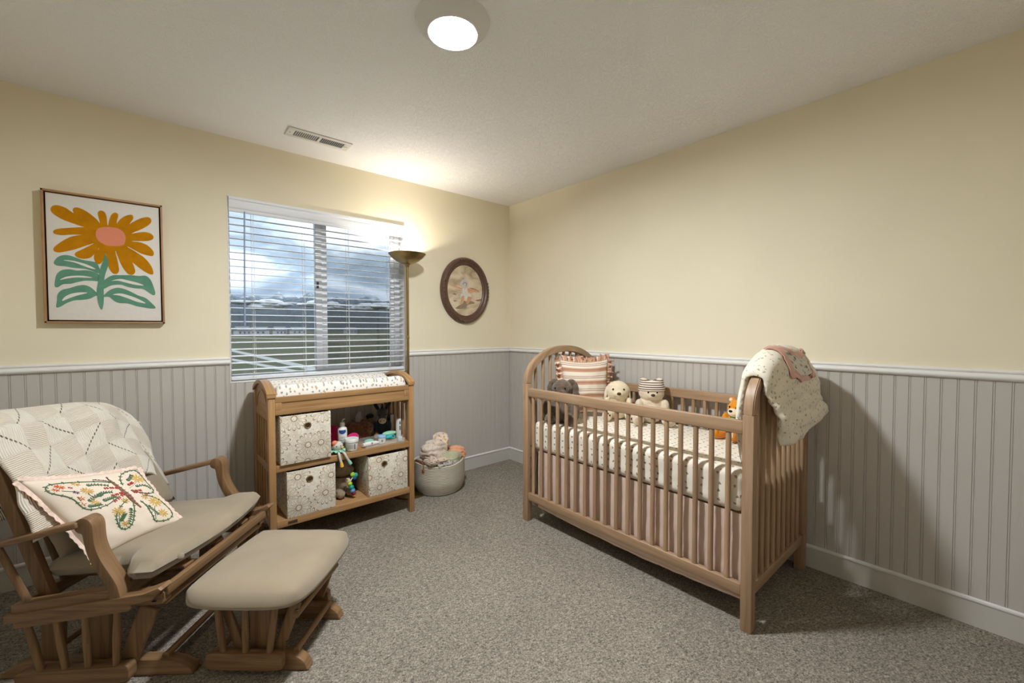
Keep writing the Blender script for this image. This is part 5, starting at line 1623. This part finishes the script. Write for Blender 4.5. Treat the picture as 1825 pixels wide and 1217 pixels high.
def lump(name, c, r, mat, label, seed, folds=7, amp=.12, rot=0.0, cat='garment', tilt=0.0):
    """Loosely folded cloth: a flattened body creased by long folds."""
    V, F = [], []
    n, sg = 40, 72
    Rm = Matrix.Rotation(rot, 3, 'Z') @ Matrix.Rotation(tilt, 3, 'X')
    for i in range(n + 1):
        a = PI * i / n
        for k in range(sg):
            q = 2 * PI * k / sg
            p = Vector((math.sin(a) * math.cos(q), math.sin(a) * math.sin(q), math.cos(a)))
            w = noise.noise(p * 1.6 + Vector((seed, seed, 0)))
            cre = abs(math.sin(p.z * folds + 2.6 * w + p.x * 2.0)) ** .6
            s = 1 + amp * (cre - .6) + .18 * w + .05 * noise.noise(p * 7 + Vector((seed, 0, 0)))
            pp = Vector((abs(p.x) ** .8 * math.copysign(1, p.x), abs(p.y) ** .8 * math.copysign(1, p.y), p.z))
            V.append(Vector(c) + Rm @ Vector((pp.x * r[0] * s, pp.y * r[1] * s, pp.z * r[2] * s)))
    for i in range(n):
        for k in range(sg):
            l = (k + 1) % sg
            F.append((i * sg + k, (i + 1) * sg + k, (i + 1) * sg + l, i * sg + l))
    o = emit(name, V, F, mat, smooth=True, angle=180)
    return tag(o, label, cat, group='laundry in the rope basket')


sg_ = lambda n, g, cs, sc, sz: sprig(n, lin(*g), [lin(*c) for c in cs], sc, sz, .4, .9, 'Object')
lump('baby_sleeper', (BX - .055, BY - .020, .315), (.105, .085, .085), sg_('sleeper_print', (214, 200, 184), [(186, 166, 150), (204, 176, 160)], 55, .3), 'cream sleeper with faint print on top of the laundry', 1.0, 6, .14, .4)
lump('folded_onesie', (BX - .060, BY - .085, .262), (.110, .070, .030), sg_('onesie_print', (206, 190, 172), [(150, 122, 104), (178, 150, 130)], 55, .35), 'folded beige onesie in front of the cream sleeper', 2.0, 12, .16, .2)
lump('muslin_cloth', (BX + .035, BY + .030, .350), (.075, .065, .085), sg_('muslin_print', (222, 208, 190), [(214, 160, 90), (196, 110, 80)], 34, .28), 'cream muslin with orange marks at the back of the laundry', 3.0, 5, .10, 1.1)
lump('blue_cloth', (BX + .085, BY + .035, .275), (.055, .045, .045), plain('dusty_blue_cloth', lin(92, 106, 108), .95, .1, 30.0), 'small dusty blue cloth peeking out of the laundry', 4.0, 6, .12)
lump('peach_blanket', (BX + .125, BY - .060, .268), (.062, .070, .065), plain('peach_knit', lin(222, 164, 132), .95, .08, 30.0, .5, 260.0), 'peach knitted blanket at the edge of the laundry', 5.0, 6, .2, .8)
lump('sage_towel', (BX + .045, BY - .100, .262), (.085, .058, .048), plain('sage_towel_cloth', lin(176, 176, 146), .95, .08, 25.0, .5, 260.0), 'rolled sage green towel in the middle of the laundry', 6.0, 13, .14, -.2)
lump('patterned_muslin', (BX + .010, BY - .125, .236), (.110, .050, .026), sg_('dark_muslin_print', (196, 190, 182), [(76, 84, 92), (120, 108, 100), (150, 134, 120)], 46, .42), 'grey and white patterned muslin along the basket rim', 7.0, 9, .2, .1)
# ================================================================== glider chair
m_glid = wood('brown_glider_wood', lin(106, 80, 54), lin(148, 116, 82), .45)
m_suede = plain('beige_microsuede', lin(149, 136, 116), .85, .07, 7.0, .25, 350.0, sheen=.35, spec=.12)
GO, GA = Vector((-2.7946, -1.0450, 0)), math.radians(-39)
gc_ = thing('glider_chair', 'brown wooden glider chair with beige cushions', 'chair', GO, GA)
VF = .674                       # far side plane


def P(u, v, z): return Vector((u, v, z))


def S_post(v0, v1):
    """Scrolled front arm post: profile along u, z."""
    left = [(-.046, .585), (-.044, .570), (-.034, .560), (-.022, .556), (-.018, .545), (-.014, .52), (-.004, .48), (.016, .435), (.042, .395), (.058, .365), (.064, .345), (.066, .325)]
    right = [(.104, .325), (.100, .352), (.088, .385), (.064, .425), (.038, .470), (.022, .515), (.018, .552), (.016, .582), (.006, .602), (-.012, .611), (-.030, .608), (-.042, .598)]
    pts = spline(left[:-1], 3, False) + [left[-1]] + spline(right, 3, False)
    return pts, v0, v1


def side(v, sgn, far):
    """One side of the seat: v is the outer plane, sgn points inward."""
    a, b_ = sorted((v, v + sgn * .050))
    pts, _, _ = S_post(0, 0)
    prism('arm_post', pts, a, b_, lambda p, z, c: (p, c, z), m_glid, gc_, bev=.003)
    bar('armrest', P(-.420, v + sgn * .012, .494), P(-.030, v + sgn * .012, .590), .046, .020, m_glid, gc_, bev=.004)
    tube('arm_spindle', [P(-.318, v + sgn * .014, .508), P(-.236, v + sgn * .030, .302)], .011, m_glid, gc_, 12)
    sl = .072 / .505
    zr = lambda u: .300 + sl * (u + .263)
    # seat rail, cap strip and lower strip, all rising to the front
    prism('seat_rail', [(-.272, zr(-.272) - .028), (-.272, zr(-.272) + .008), (.06, zr(.06) + .010), (.06, zr(.06) - .028)], *sorted((v + sgn * .006, v + sgn * .044)), lambda p, z, c: (p, c, z), m_glid, gc_, bev=.002)
    prism('side_board', [(-.288, zr(-.288) - .050), (-.288, zr(-.288) - .022), (.180, zr(.18) - .020), (.235, zr(.235) - .006), (.246, zr(.246) - .016), (.215, zr(.215) - .044), (.15, zr(.15) - .052)], *sorted((v - sgn * .004, v + sgn * .050)), lambda p, z, c: (p, c, z), m_glid, gc_, bev=.003)
    prism('spindle_rail', [(-.262, zr(-.262) - .074), (-.262, zr(-.262) - .050), (.135, zr(.135) - .050), (.140, zr(.14) - .062), (.128, zr(.128) - .074)], *sorted((v, v + sgn * .028)), lambda p, z, c: (p, c, z), m_glid, gc_, bev=.003)
    for (u0, z0), (u1, z1) in zip(((-.226, .232), (-.128, .244), (-.030, .258), (.080, .276)), ((-.184, .068), (-.100, .072), (-.023, .076), (.072, .082))):
        tube('side_spindle', [P(u0, v + sgn * .014, z0), P((u0 + u1) / 2, v + sgn * .014, (z0 + z1) / 2), P(u1, v + sgn * .014, z1)], [.010, .0125, .0105], m_glid, gc_, 12)
    prism('swing_board', spline([(-.256, .030), (-.262, .048), (-.252, .068), (-.18, .073), (.06, .086), (.110, .092), (.124, .082), (.126, .050), (.116, .034), (.06, .028), (-.10, .020), (-.22, .018)], 3), *sorted((v - sgn * .002, v + sgn * .034)), lambda p, z, c: (p, c, z), m_glid, gc_, bev=.004)
    # fixed base: floor runner, two wide uprights, glide links
    vi = v + sgn * .062
    prism('floor_runner', spline([(-.376, .003), (-.380, .016), (-.340, .042), (-.26, .058), (-.10, .060), (.16, .060), (.240, .050), (.285, .028), (.296, .010), (.288, .002), (.20, .001), (0, .001), (-.26, .001)], 3), *sorted((vi, vi + sgn * .044)), lambda p, z, c: (p, c, z), m_glid, gc_, bev=.004)
    for u in (-.215, -.045):
        bar('upright', P(u, vi + sgn * .022, .055), P(u + .012, vi + sgn * .022, .285), .024, .072, m_glid, gc_, up=(1, 0, 0))
    bar('base_top_rail', P(-.255, vi + sgn * .022, .262), P(.10, vi + sgn * .022, .275), .026, .040, m_glid, gc_)
    bar('glide_link', P(.085, v + sgn * .048, .072), P(.165, v + sgn * .048, .268), .020, .066, m_glid, gc_, up=(1, 0, -.4), bev=.008)
    bar('link_block', P(.120, v + sgn * .060, .292), P(.215, v + sgn * .060, .300), .044, .040, m_glid, gc_, bev=.006)
    lathe('bolt', [(0, -.004), (.006, -.003), (.007, 0)], (0, 0, 0), m_bolt, gc_, 10, free=True).location = P(.19, v + sgn * .034, .296)


side(-.034, 1, False)
side(VF + .020, -1, True)
# cross members
tube('stretcher', [P(.190, .045, .062), P(.190, VF - .045, .062)], .0125, m_glid, gc_, 12)
tube('stretcher', [P(-.250, .045, .062), P(-.250, VF - .045, .062)], .0125, m_glid, gc_, 12)
bar('front_cross_rail', P(.214, .02, .322), P(.214, VF - .02, .322), .022, .036, m_glid, gc_)
bar('front_cross_rail', P(.196, .03, .276), P(.196, VF - .03, .276), .024, .026, m_glid, gc_)
bar('rear_cross_rail', P(-.262, .0, .284), P(-.262, VF, .284), .024, .046, m_glid, gc_)
bar('base_cross_rail', P(-.04, .08, .250), P(-.04, VF - .08, .250), .024, .05, m_glid, gc_)
for v in (.16, .34, .52): bar('seat_slat', P(-.25, v, .312), P(.20, v, .342), .05, .012, m_glid, gc_)
# back frame: two raked uprights, crest and spindles
for v in (.055, VF - .150): bar('back_upright', P(-.225, v, .285), P(-.436, v, .862), .026, .046, m_glid, gc_, up=(1, 0, .36))
bar('crest_rail', P(-.436, .05, .862), P(-.436, VF - .17, .862), .030, .06, m_glid, gc_)
for k in range(6):
    v = .12 + k * (VF - .24) / 5
    tube('back_spindle', [P(-.240, v, .31), P(-.445, v, .885)], .010, m_glid, gc_, 10)


# seat cushion: wider at the front, bowed front edge
def seat_fn():
    V, F = [], []
    n, m_ = 30, 34
    sl = .062

    def edge(t):          # t 0..1 rear to front; half width
        return (.272 if t < .70 else .272 + .066 * min(1, (t - .70) / .10) ** .7)

    top, bot = [], []
    for i in range(n + 1):
        t = i / n
        for j in range(m_ + 1):
            s = -1 + 2 * j / m_
            hw = edge(t)
            bow = .052 * (1 - s * s) * max(0, (t - .55) / .45)
            u = -.245 + t * .432 + bow
            v = VF / 2 + s * hw
            zc = .366 + sl * (u + .245) + .010
            e = min(1, min((1 - abs(s)) * hw / .045, (1 - t) * .42 / .05, t * .42 / .05 + .15))
            rr = math.sqrt(max(0, 1 - (1 - e) ** 2))
            crown = .014 * (1 - s * s) * math.sin(PI * min(1, t + .1))
            top.append((u, v, zc + .040 * rr + crown + .003 * nz(u * 9, v * 9)))
            bot.append((u, v, zc - .040 * rr))
    V = top + bot
    N = len(top)
    ix = lambda i, j: i * (m_ + 1) + j
    for i in range(n):
        for j in range(m_):
            q = (ix(i, j), ix(i + 1, j), ix(i + 1, j + 1), ix(i, j + 1))
            F.append(q); F.append(tuple(N + k for k in q[::-1]))
    ring = [ix(i, 0) for i in range(n + 1)] + [ix(n, j) for j in range(1, m_ + 1)] + [ix(i, m_) for i in range(n - 1, -1, -1)] + [ix(0, j) for j in range(m_ - 1, 0, -1)]
    for k in range(len(ring)):
        a, c = ring[k], ring[(k + 1) % len(ring)]
        F.append((c, a, N + a, N + c))
    return V, F


sc_ = emit('seat_cushion', *seat_fn(), m_suede, gc_, smooth=True, angle=180)
ell('cushion_button', (.210, .100, .402), (.012, .014, .013), m_suede, sc_, 14)
# back cushion
BCN = [(-.185, .055, .425), (-.185, VF - .075, .425), (-.430, VF - .120, .880), (-.440, .075, .925)]
cushion('back_cushion', [Vector(BCN[k]) for k in (0, 1, 2, 3)], .062, m_suede, gc_, n=26, ex=.32, pinch=.01)

# ------------------------------------------------------------------ knitted throw over the back
m_knit, nt, b = base('cream_knit')
b.inputs['Roughness'].default_value = .95
b.inputs['Specular IOR Level'].default_value = .08
b.inputs['Sheen Weight'].default_value = .3
tc = node(nt, 'ShaderNodeTexCoord')
sp = node(nt, 'ShaderNodeSeparateXYZ', {'Vector': tc.outputs['UV']})
CELL = .105
gu, gv = math_(nt, 'DIVIDE', sp.outputs[0], CELL), math_(nt, 'DIVIDE', sp.outputs[1], CELL)
fu, fv = math_(nt, 'FRACT', gu), math_(nt, 'FRACT', gv)
par = math_(nt, 'FLOORED_MODULO', math_(nt, 'ADD', math_(nt, 'FLOOR', gu), math_(nt, 'FLOOR', gv)), 2.0)
isA = math_(nt, 'GREATER_THAN', par, .5)
rib_u = math_(nt, 'SINE', math_(nt, 'MULTIPLY', fu, 2 * PI * 15))
rib_v = math_(nt, 'SINE', math_(nt, 'MULTIPLY', fv, 2 * PI * 15))
nz_ = node(nt, 'ShaderNodeTexNoise', {'Vector': tc.outputs['UV'], 'Scale': 220.0, 'Detail': 2.0})
hA = math_(nt, 'MULTIPLY_ADD', rib_u, .5, .5)
hB = math_(nt, 'MULTIPLY_ADD', rib_v, .5, .5)
hgt = math_(nt, 'ADD', math_(nt, 'MULTIPLY', hA, isA), math_(nt, 'MULTIPLY', hB, math_(nt, 'SUBTRACT', 1.0, isA)))
hgt = math_(nt, 'ADD', hgt, math_(nt, 'MULTIPLY', nz_.outputs['Fac'], .8))
# eyelets along the diagonal of every second block
flip = math_(nt, 'FLOORED_MODULO', math_(nt, 'FLOOR', gv), 2.0)
fuf = math_(nt, 'ABSOLUTE', math_(nt, 'SUBTRACT', fu, flip))
dg = math_(nt, 'ABSOLUTE', math_(nt, 'SUBTRACT', fuf, fv))
sp8 = math_(nt, 'SUBTRACT', math_(nt, 'FRACT', math_(nt, 'MULTIPLY', fu, 9.0)), .5)
rr_ = math_(nt, 'SQRT', math_(nt, 'ADD', math_(nt, 'POWER', math_(nt, 'MULTIPLY', dg, 9.0), 2.0), math_(nt, 'POWER', sp8, 2.0)))
eye_ = math_(nt, 'MULTIPLY', math_(nt, 'LESS_THAN', rr_, .36), isA)
eb = math_(nt, 'MINIMUM', math_(nt, 'MINIMUM', fu, math_(nt, 'SUBTRACT', 1.0, fu)), math_(nt, 'MINIMUM', fv, math_(nt, 'SUBTRACT', 1.0, fv)))
seam = math_(nt, 'LESS_THAN', eb, .03)
hgt = math_(nt, 'SUBTRACT', hgt, math_(nt, 'MULTIPLY', eye_, 3.0))
hgt = math_(nt, 'SUBTRACT', hgt, math_(nt, 'MULTIPLY', seam, .8))
colr = mix(nt, isA, lin(218, 208, 192), lin(228, 220, 206))
nt.links.new(mix(nt, eye_, colr, lin(112, 98, 82)), b.inputs['Base Color'])
bump(nt, b, hgt, .75, .003)


def throw_fn(s, t):
    """s 0..1 across the chair back (near to far), t 0 front hem .. 1 rear hem."""
    v = -.030 + s * .625
    ztop = .966 - .055 * s ** 1.6 - .055 * max(0, (s - .82) / .18) ** 2 - .02 * max(0, (.1 - s) / .1)
    utop = -.455
    lf = .400 - .085 * s + .03 * math.sin(s * 7)             # front drop
    lr_ = .30
    r_ = .085
    arc = PI * r_
    tot = lf + arc + lr_
    d = t * tot
    sl = Vector((.40, 0, -.917)).normalized()                 # downhill along the raked back
    bill = .014 * math.sin(s * 11 + t * 3) + .020 * nz(s * 4, t * 6, 5.0) + .006 * nz(s * 11, t * 14, 2.0)
    nrm = Vector((.917, 0, .40))
    base_f = Vector((utop + .055, v, ztop - .075)) + nrm * .055
    if d < lf:
        k = lf - d
        edge_in = .025 * nz(k * 8, 3.0 + round(s))
        return base_f + sl * k + nrm * (bill + .012) + Vector((0, edge_in * (s - .5) * 2, 0))
    if d < lf + arc:
        q = (d - lf) / r_
        c = base_f - nrm * r_
        up = Vector((-.40, 0, .917))
        return c + nrm * (r_ * math.cos(q)) + up * (r_ * math.sin(q)) + nrm * bill * math.cos(q)
    k = d - lf - arc
    return base_f - nrm * (2 * r_ + .004 + bill) + sl * k


tw = sheet('knitted_throw', throw_fn, 70, 90, m_knit, None, .012, su=.70, sv=1.0, angle=180, free=True)
tw.location = GO; tw.rotation_euler = (0, 0, GA)
tag(tw, 'cream knitted throw with eyelet squares draped over the glider back', 'throw blanket')

# ------------------------------------------------------------------ butterfly pillow on the seat
m_pil = plain('ivory_cotton', lin(226, 212, 196), .9, .03, 8.0, .3, 500.0, spec=.1)
bp_ = thing('butterfly_pillow', 'ivory pillow embroidered with a floral butterfly on the glider seat', 'pillow', GO, GA)
BC = [Vector(c) for c in ((-.055, .050, .418), (.045, .335, .432), (-.150, .345, .660), (-.245, -.018, .740))]
_o, bpt, bn = cushion('pillow_body', BC, .055, m_pil, bp_, n=32, wr=.010)
m_trim = plain('pink_pinked_edge', lin(230, 206, 192), .9, .14, 90.0)
m_lining = plain('orange_lining', lin(206, 92, 40), .9)
ctr = sum(BC, Vector()) / 4
for a, b_, s_ in ((BC[0], BC[1], 1), (BC[1], BC[2], 2), (BC[2], BC[3], 3), (BC[3], BC[0], 4)):
    mid = (a + b_) / 2
    ow = mid - ctr
    ow -= (b_ - a).normalized() * ow.dot((b_ - a).normalized())
    ow.normalize()

    def fr_(u, w, a=a, b_=b_, ow=ow, s_=s_):
        p = a.lerp(b_, u) - ow * .014 * 4 * u * (1 - u)
        return p + ow * (.015 * w + .0016 * w * math.sin(u * 95)) + bn * (.004 * w * math.sin(u * 19 + s_) + .002 * w * math.sin(u * 61))
    sheet('edge_frill', fr_, 60, 3, m_trim, bp_, .002)
    sheet('edge_lining', lambda u, w, fr_=fr_: fr_(u, w * .9) - bn * .004, 50, 3, m_lining, bp_, .002)


def emb(s, t, lift=.0012):
    """Point on the embroidered face with its normal."""
    e = .004
    p = bpt(s, t, 1)
    n = (bpt(s + e, t, 1) - bpt(s - e, t, 1)).cross(bpt(s, t + e, 1) - bpt(s, t - e, 1)).normalized()
    return p + n * lift, n


def stitch(name, pts2, width, mat, parent, close=False, n=5, lift=.0012, taper=False):
    q = spline(pts2, n, close)
    V, F = [], []
    m_ = len(q)
    for i in range(m_):
        p, nn_ = emb(*q[i], lift)
        a, _ = emb(*q[max(i - 1, 0)], lift)
        c, _ = emb(*q[min(i + 1, m_ - 1)], lift)
        d = (c - a)
        d = d.normalized() if d.length > 1e-9 else Vector((1, 0, 0))
        sd = nn_.cross(d).normalized()
        w = width / 2 * ((.25 + .75 * math.sin(PI * (i + .5) / m_)) if taper else 1)
        V += [p - sd * w - nn_ * .002, p - sd * w * .6 + nn_ * .0008, p + sd * w * .6 + nn_ * .0008, p + sd * w - nn_ * .002]
    for i in range(m_ - 1):
        o = i * 4
        for k in range(3): F.append((o + k, o + k + 1, o + 5 + k, o + 4 + k))
        F.append((o + 3, o, o + 4, o + 7))
    return V, F


def petals(c, r, n, rot=0.0, sx=1.0):
    out = []
    for k in range(n):
        a = rot + 2 * PI * k / n
        out.append(stitch('', [(c[0] + r * .15 * math.cos(a), c[1] + r * .15 * math.sin(a)), (c[0] + r * .6 * math.cos(a), c[1] + r * .6 * math.sin(a)), (c[0] + r * math.cos(a), c[1] + r * math.sin(a))], r * .085, None, None, n=3, taper=True))
    return out


def sprigs(path, n, ln, wd):
    """Small leaves along both sides of a curve."""
    q = spline(path, 8, False)
    out = [stitch('', path, .0014, None, None, n=4)]
    for k in range(n):
        i = int((k + .5) / n * (len(q) - 2))
        d = np.array(q[i + 1]) - np.array(q[i]); d = d / (np.linalg.norm(d) + 1e-9)
        for s in (-1, 1):
            nn_ = np.array((-d[1], d[0])) * s
            a = np.array(q[i]); e = a + (nn_ * .8 + d * .6) * ln
            out.append(stitch('', [tuple(a), tuple((a + e) / 2 + d * ln * .1), tuple(e)], wd, None, None, n=3, taper=True))
    return out


E_ = EMB
mg, md, my, mo_, mr, mb_, mp2 = [plain('thread_' + n, lin(*c), .6) for n, c in (('green', (74, 108, 76)), ('dark', (72, 44, 42)), ('yellow', (214, 178, 96)), ('orange', (214, 108, 48)), ('red', (176, 52, 44)), ('brown', (140, 98, 80)), ('plum', (104, 72, 104)))]
for p_ in E_['outline']:
    emit('wing_outline', *stitch('', p_, .0042, None, None, n=6), mg, bp_, smooth=True)
    # fern leaves hugging the outline
    tag(emit('outline_ferns', *join_vf(sprigs(p_, 16, .022, .0032)), mg, bp_, smooth=True), kind='stuff')
body = E_['body']
emit('butterfly_body', *stitch('', body, .016, None, None, n=8, lift=.002, taper=True), mb_, bp_, smooth=True)
for k in range(9):
    i = k / 9
    a, c = np.array(body[0]), np.array(body[-1])
    p_ = a + (c - a) * (.1 + .85 * i); d = (c - a) / np.linalg.norm(c - a); nn_ = np.array((-d[1], d[0])) * .022 * math.sin(PI * (.15 + .8 * i))
    emit('body_band', *stitch('', [tuple(p_ - nn_), tuple(p_ + d * .008), tuple(p_ + nn_)], .0022, None, None, n=3, lift=.0032), md, bp_)
for p_ in E_['antenna']: emit('antenna', *join_vf(sprigs(p_, 6, .012, .0022)), md, bp_)
for (c, r, n, k) in E_['flowers']:
    mat = {'y': my, 'o': mo_, 'r': mr, 'p': mp2}[k]
    emit('embroidered_flower', *join_vf(petals(c, r, n)), mat, bp_, smooth=True)
for p_ in E_['ferns']: emit('embroidered_fern', *join_vf(sprigs(p_, 8, .026, .0040)), mg, bp_, smooth=True)
for p_ in E_['red']: emit('red_spray', *join_vf(sprigs(p_, 6, .022, .0040)), mr, bp_, smooth=True)
for p_ in E_['stems']: emit('flower_stem', *stitch('', p_, .0016, None, None), mg, bp_)

# ================================================================== ottoman
OO, OA = Vector((-2.5109, -1.2578, 0)), math.radians(-42)
ot_ = thing('gliding_ottoman', 'gliding footstool with a beige padded top in front of the chair', 'ottoman', OO, OA)
OV = .395
for v, sgn in ((0.0, 1), (OV, -1)):
    prism('swing_board', spline([(.000, .040), (-.002, .062), (.010, .088), (.10, .091), (.262, .090), (.278, .072), (.278, .046), (.262, .030), (.14, .028), (.020, .030)], 3), *sorted((v, v + sgn * .030)), lambda p, z, c: (p, c, z), m_glid, ot_, bev=.004)
    for (u0, z0), (u1, z1) in zip(((.036, .272), (.142, .272), (.254, .272)), ((.058, .080), (.140, .082), (.226, .080))):
        tube('side_spindle', [P(u0, v + sgn * .015, z0), P((u0 + u1) / 2, v + sgn * .015, (z0 + z1) / 2), P(u1, v + sgn * .015, z1)], [.0105, .0125, .0110], m_glid, ot_, 12)
    bar('top_rail', P(-.010, v + sgn * .020, .276), P(.300, v + sgn * .020, .276), .040, .022, m_glid, ot_)
    vi = v + sgn * .040
    prism('floor_runner', spline([(-.040, .003), (-.042, .020), (-.010, .050), (.06, .060), (.22, .060), (.30, .056), (.338, .034), (.350, .010), (.342, .002), (.2, .001), (0, .001)], 3), *sorted((vi, vi + sgn * .042)), lambda p, z, c: (p, c, z), m_glid, ot_, bev=.004)
    bar('upright', P(.170, vi + sgn * .021, .055), P(.170, vi + sgn * .021, .262), .022, .074, m_glid, ot_, up=(1, 0, 0))
    bar('base_top_rail', P(.04, vi + sgn * .021, .250), P(.285, vi + sgn * .021, .250), .022, .032, m_glid, ot_)
    bar('glide_link', P(.105, vi + sgn * .002, .075), P(.040, vi + sgn * .002, .262), .014, .036, m_glid, ot_, up=(1, 0, .3), bev=.006)
    bar('glide_link', P(.245, vi + sgn * .002, .078), P(.315, vi + sgn * .002, .262), .014, .040, m_glid, ot_, up=(1, 0, -.3), bev=.006)
    for u, z in ((.30, .235), (.262, .115)):
        lathe('bolt', [(0, -.004), (.006, -.003), (.007, 0)], (0, 0, 0), m_bolt, ot_, 10, free=True).location = P(u + .02, vi - sgn * .004, z)
tube('stretcher', [P(.300, .06, .062), P(.300, OV - .06, .062)], .0115, m_glid, ot_, 12)
tube('stretcher', [P(.010, .06, .062), P(.010, OV - .06, .062)], .0115, m_glid, ot_, 12)
tube('upper_stretcher', [P(.318, .03, .215), P(.318, OV - .03, .215)], .011, m_glid, ot_, 12)
bar('cross_rail', P(.000, .01, .262), P(.000, OV - .01, .262), .022, .036, m_glid, ot_)
bar('seat_panel', P(-.02, OV / 2, .2895), P(.33, OV / 2, .2895), OV - .01, .006, m_glid, ot_)


def pad_cushion(u0, u1, v0, v1, z0, h, r, crown):
    V, F = [], []
    n, m_ = 34, 34
    top, bot = [], []
    for i in range(n + 1):
        for j in range(m_ + 1):
            a, c = -1 + 2 * i / n, -1 + 2 * j / m_
            # squircle outline
            k = 1.0 - .06 * (abs(a) ** 4) * (abs(c) ** 4) * 2
            u = (u0 + u1) / 2 + a * k * (u1 - u0) / 2 * (1 + .03 * (1 - c * c))
            v = (v0 + v1) / 2 + c * k * (v1 - v0) / 2 * (1 + .02 * (1 - a * a))
            e = min(1, (1 - max(abs(a), abs(c))) * (u1 - u0) / 2 / r)
            rr = math.sqrt(max(0, 1 - (1 - e) ** 2))
            top.append((u, v, z0 + .012 + (h - .012) * rr + crown * (1 - a * a) * (1 - c * c) + .003 * nz(u * 8, v * 8, 2.0)))
            bot.append((u, v, z0))
    V = top + bot
    N = len(top)
    ix = lambda i, j: i * (m_ + 1) + j
    for i in range(n):
        for j in range(m_):
            q = (ix(i, j), ix(i + 1, j), ix(i + 1, j + 1), ix(i, j + 1))
            F.append(q); F.append(tuple(N + k for k in q[::-1]))
    ring = [ix(i, 0) for i in range(n + 1)] + [ix(n, j) for j in range(1, m_ + 1)] + [ix(i, m_) for i in range(n - 1, -1, -1)] + [ix(0, j) for j in range(m_ - 1, 0, -1)]
    for k in range(len(ring)):
        a, c = ring[k], ring[(k + 1) % len(ring)]
        F.append((c, a, N + a, N + c))
    return V, F


emit('cushion', *pad_cushion(-.072, .372, -.055, .452, .293, .056, .07, .012), m_suede, ot_, smooth=True, angle=180)
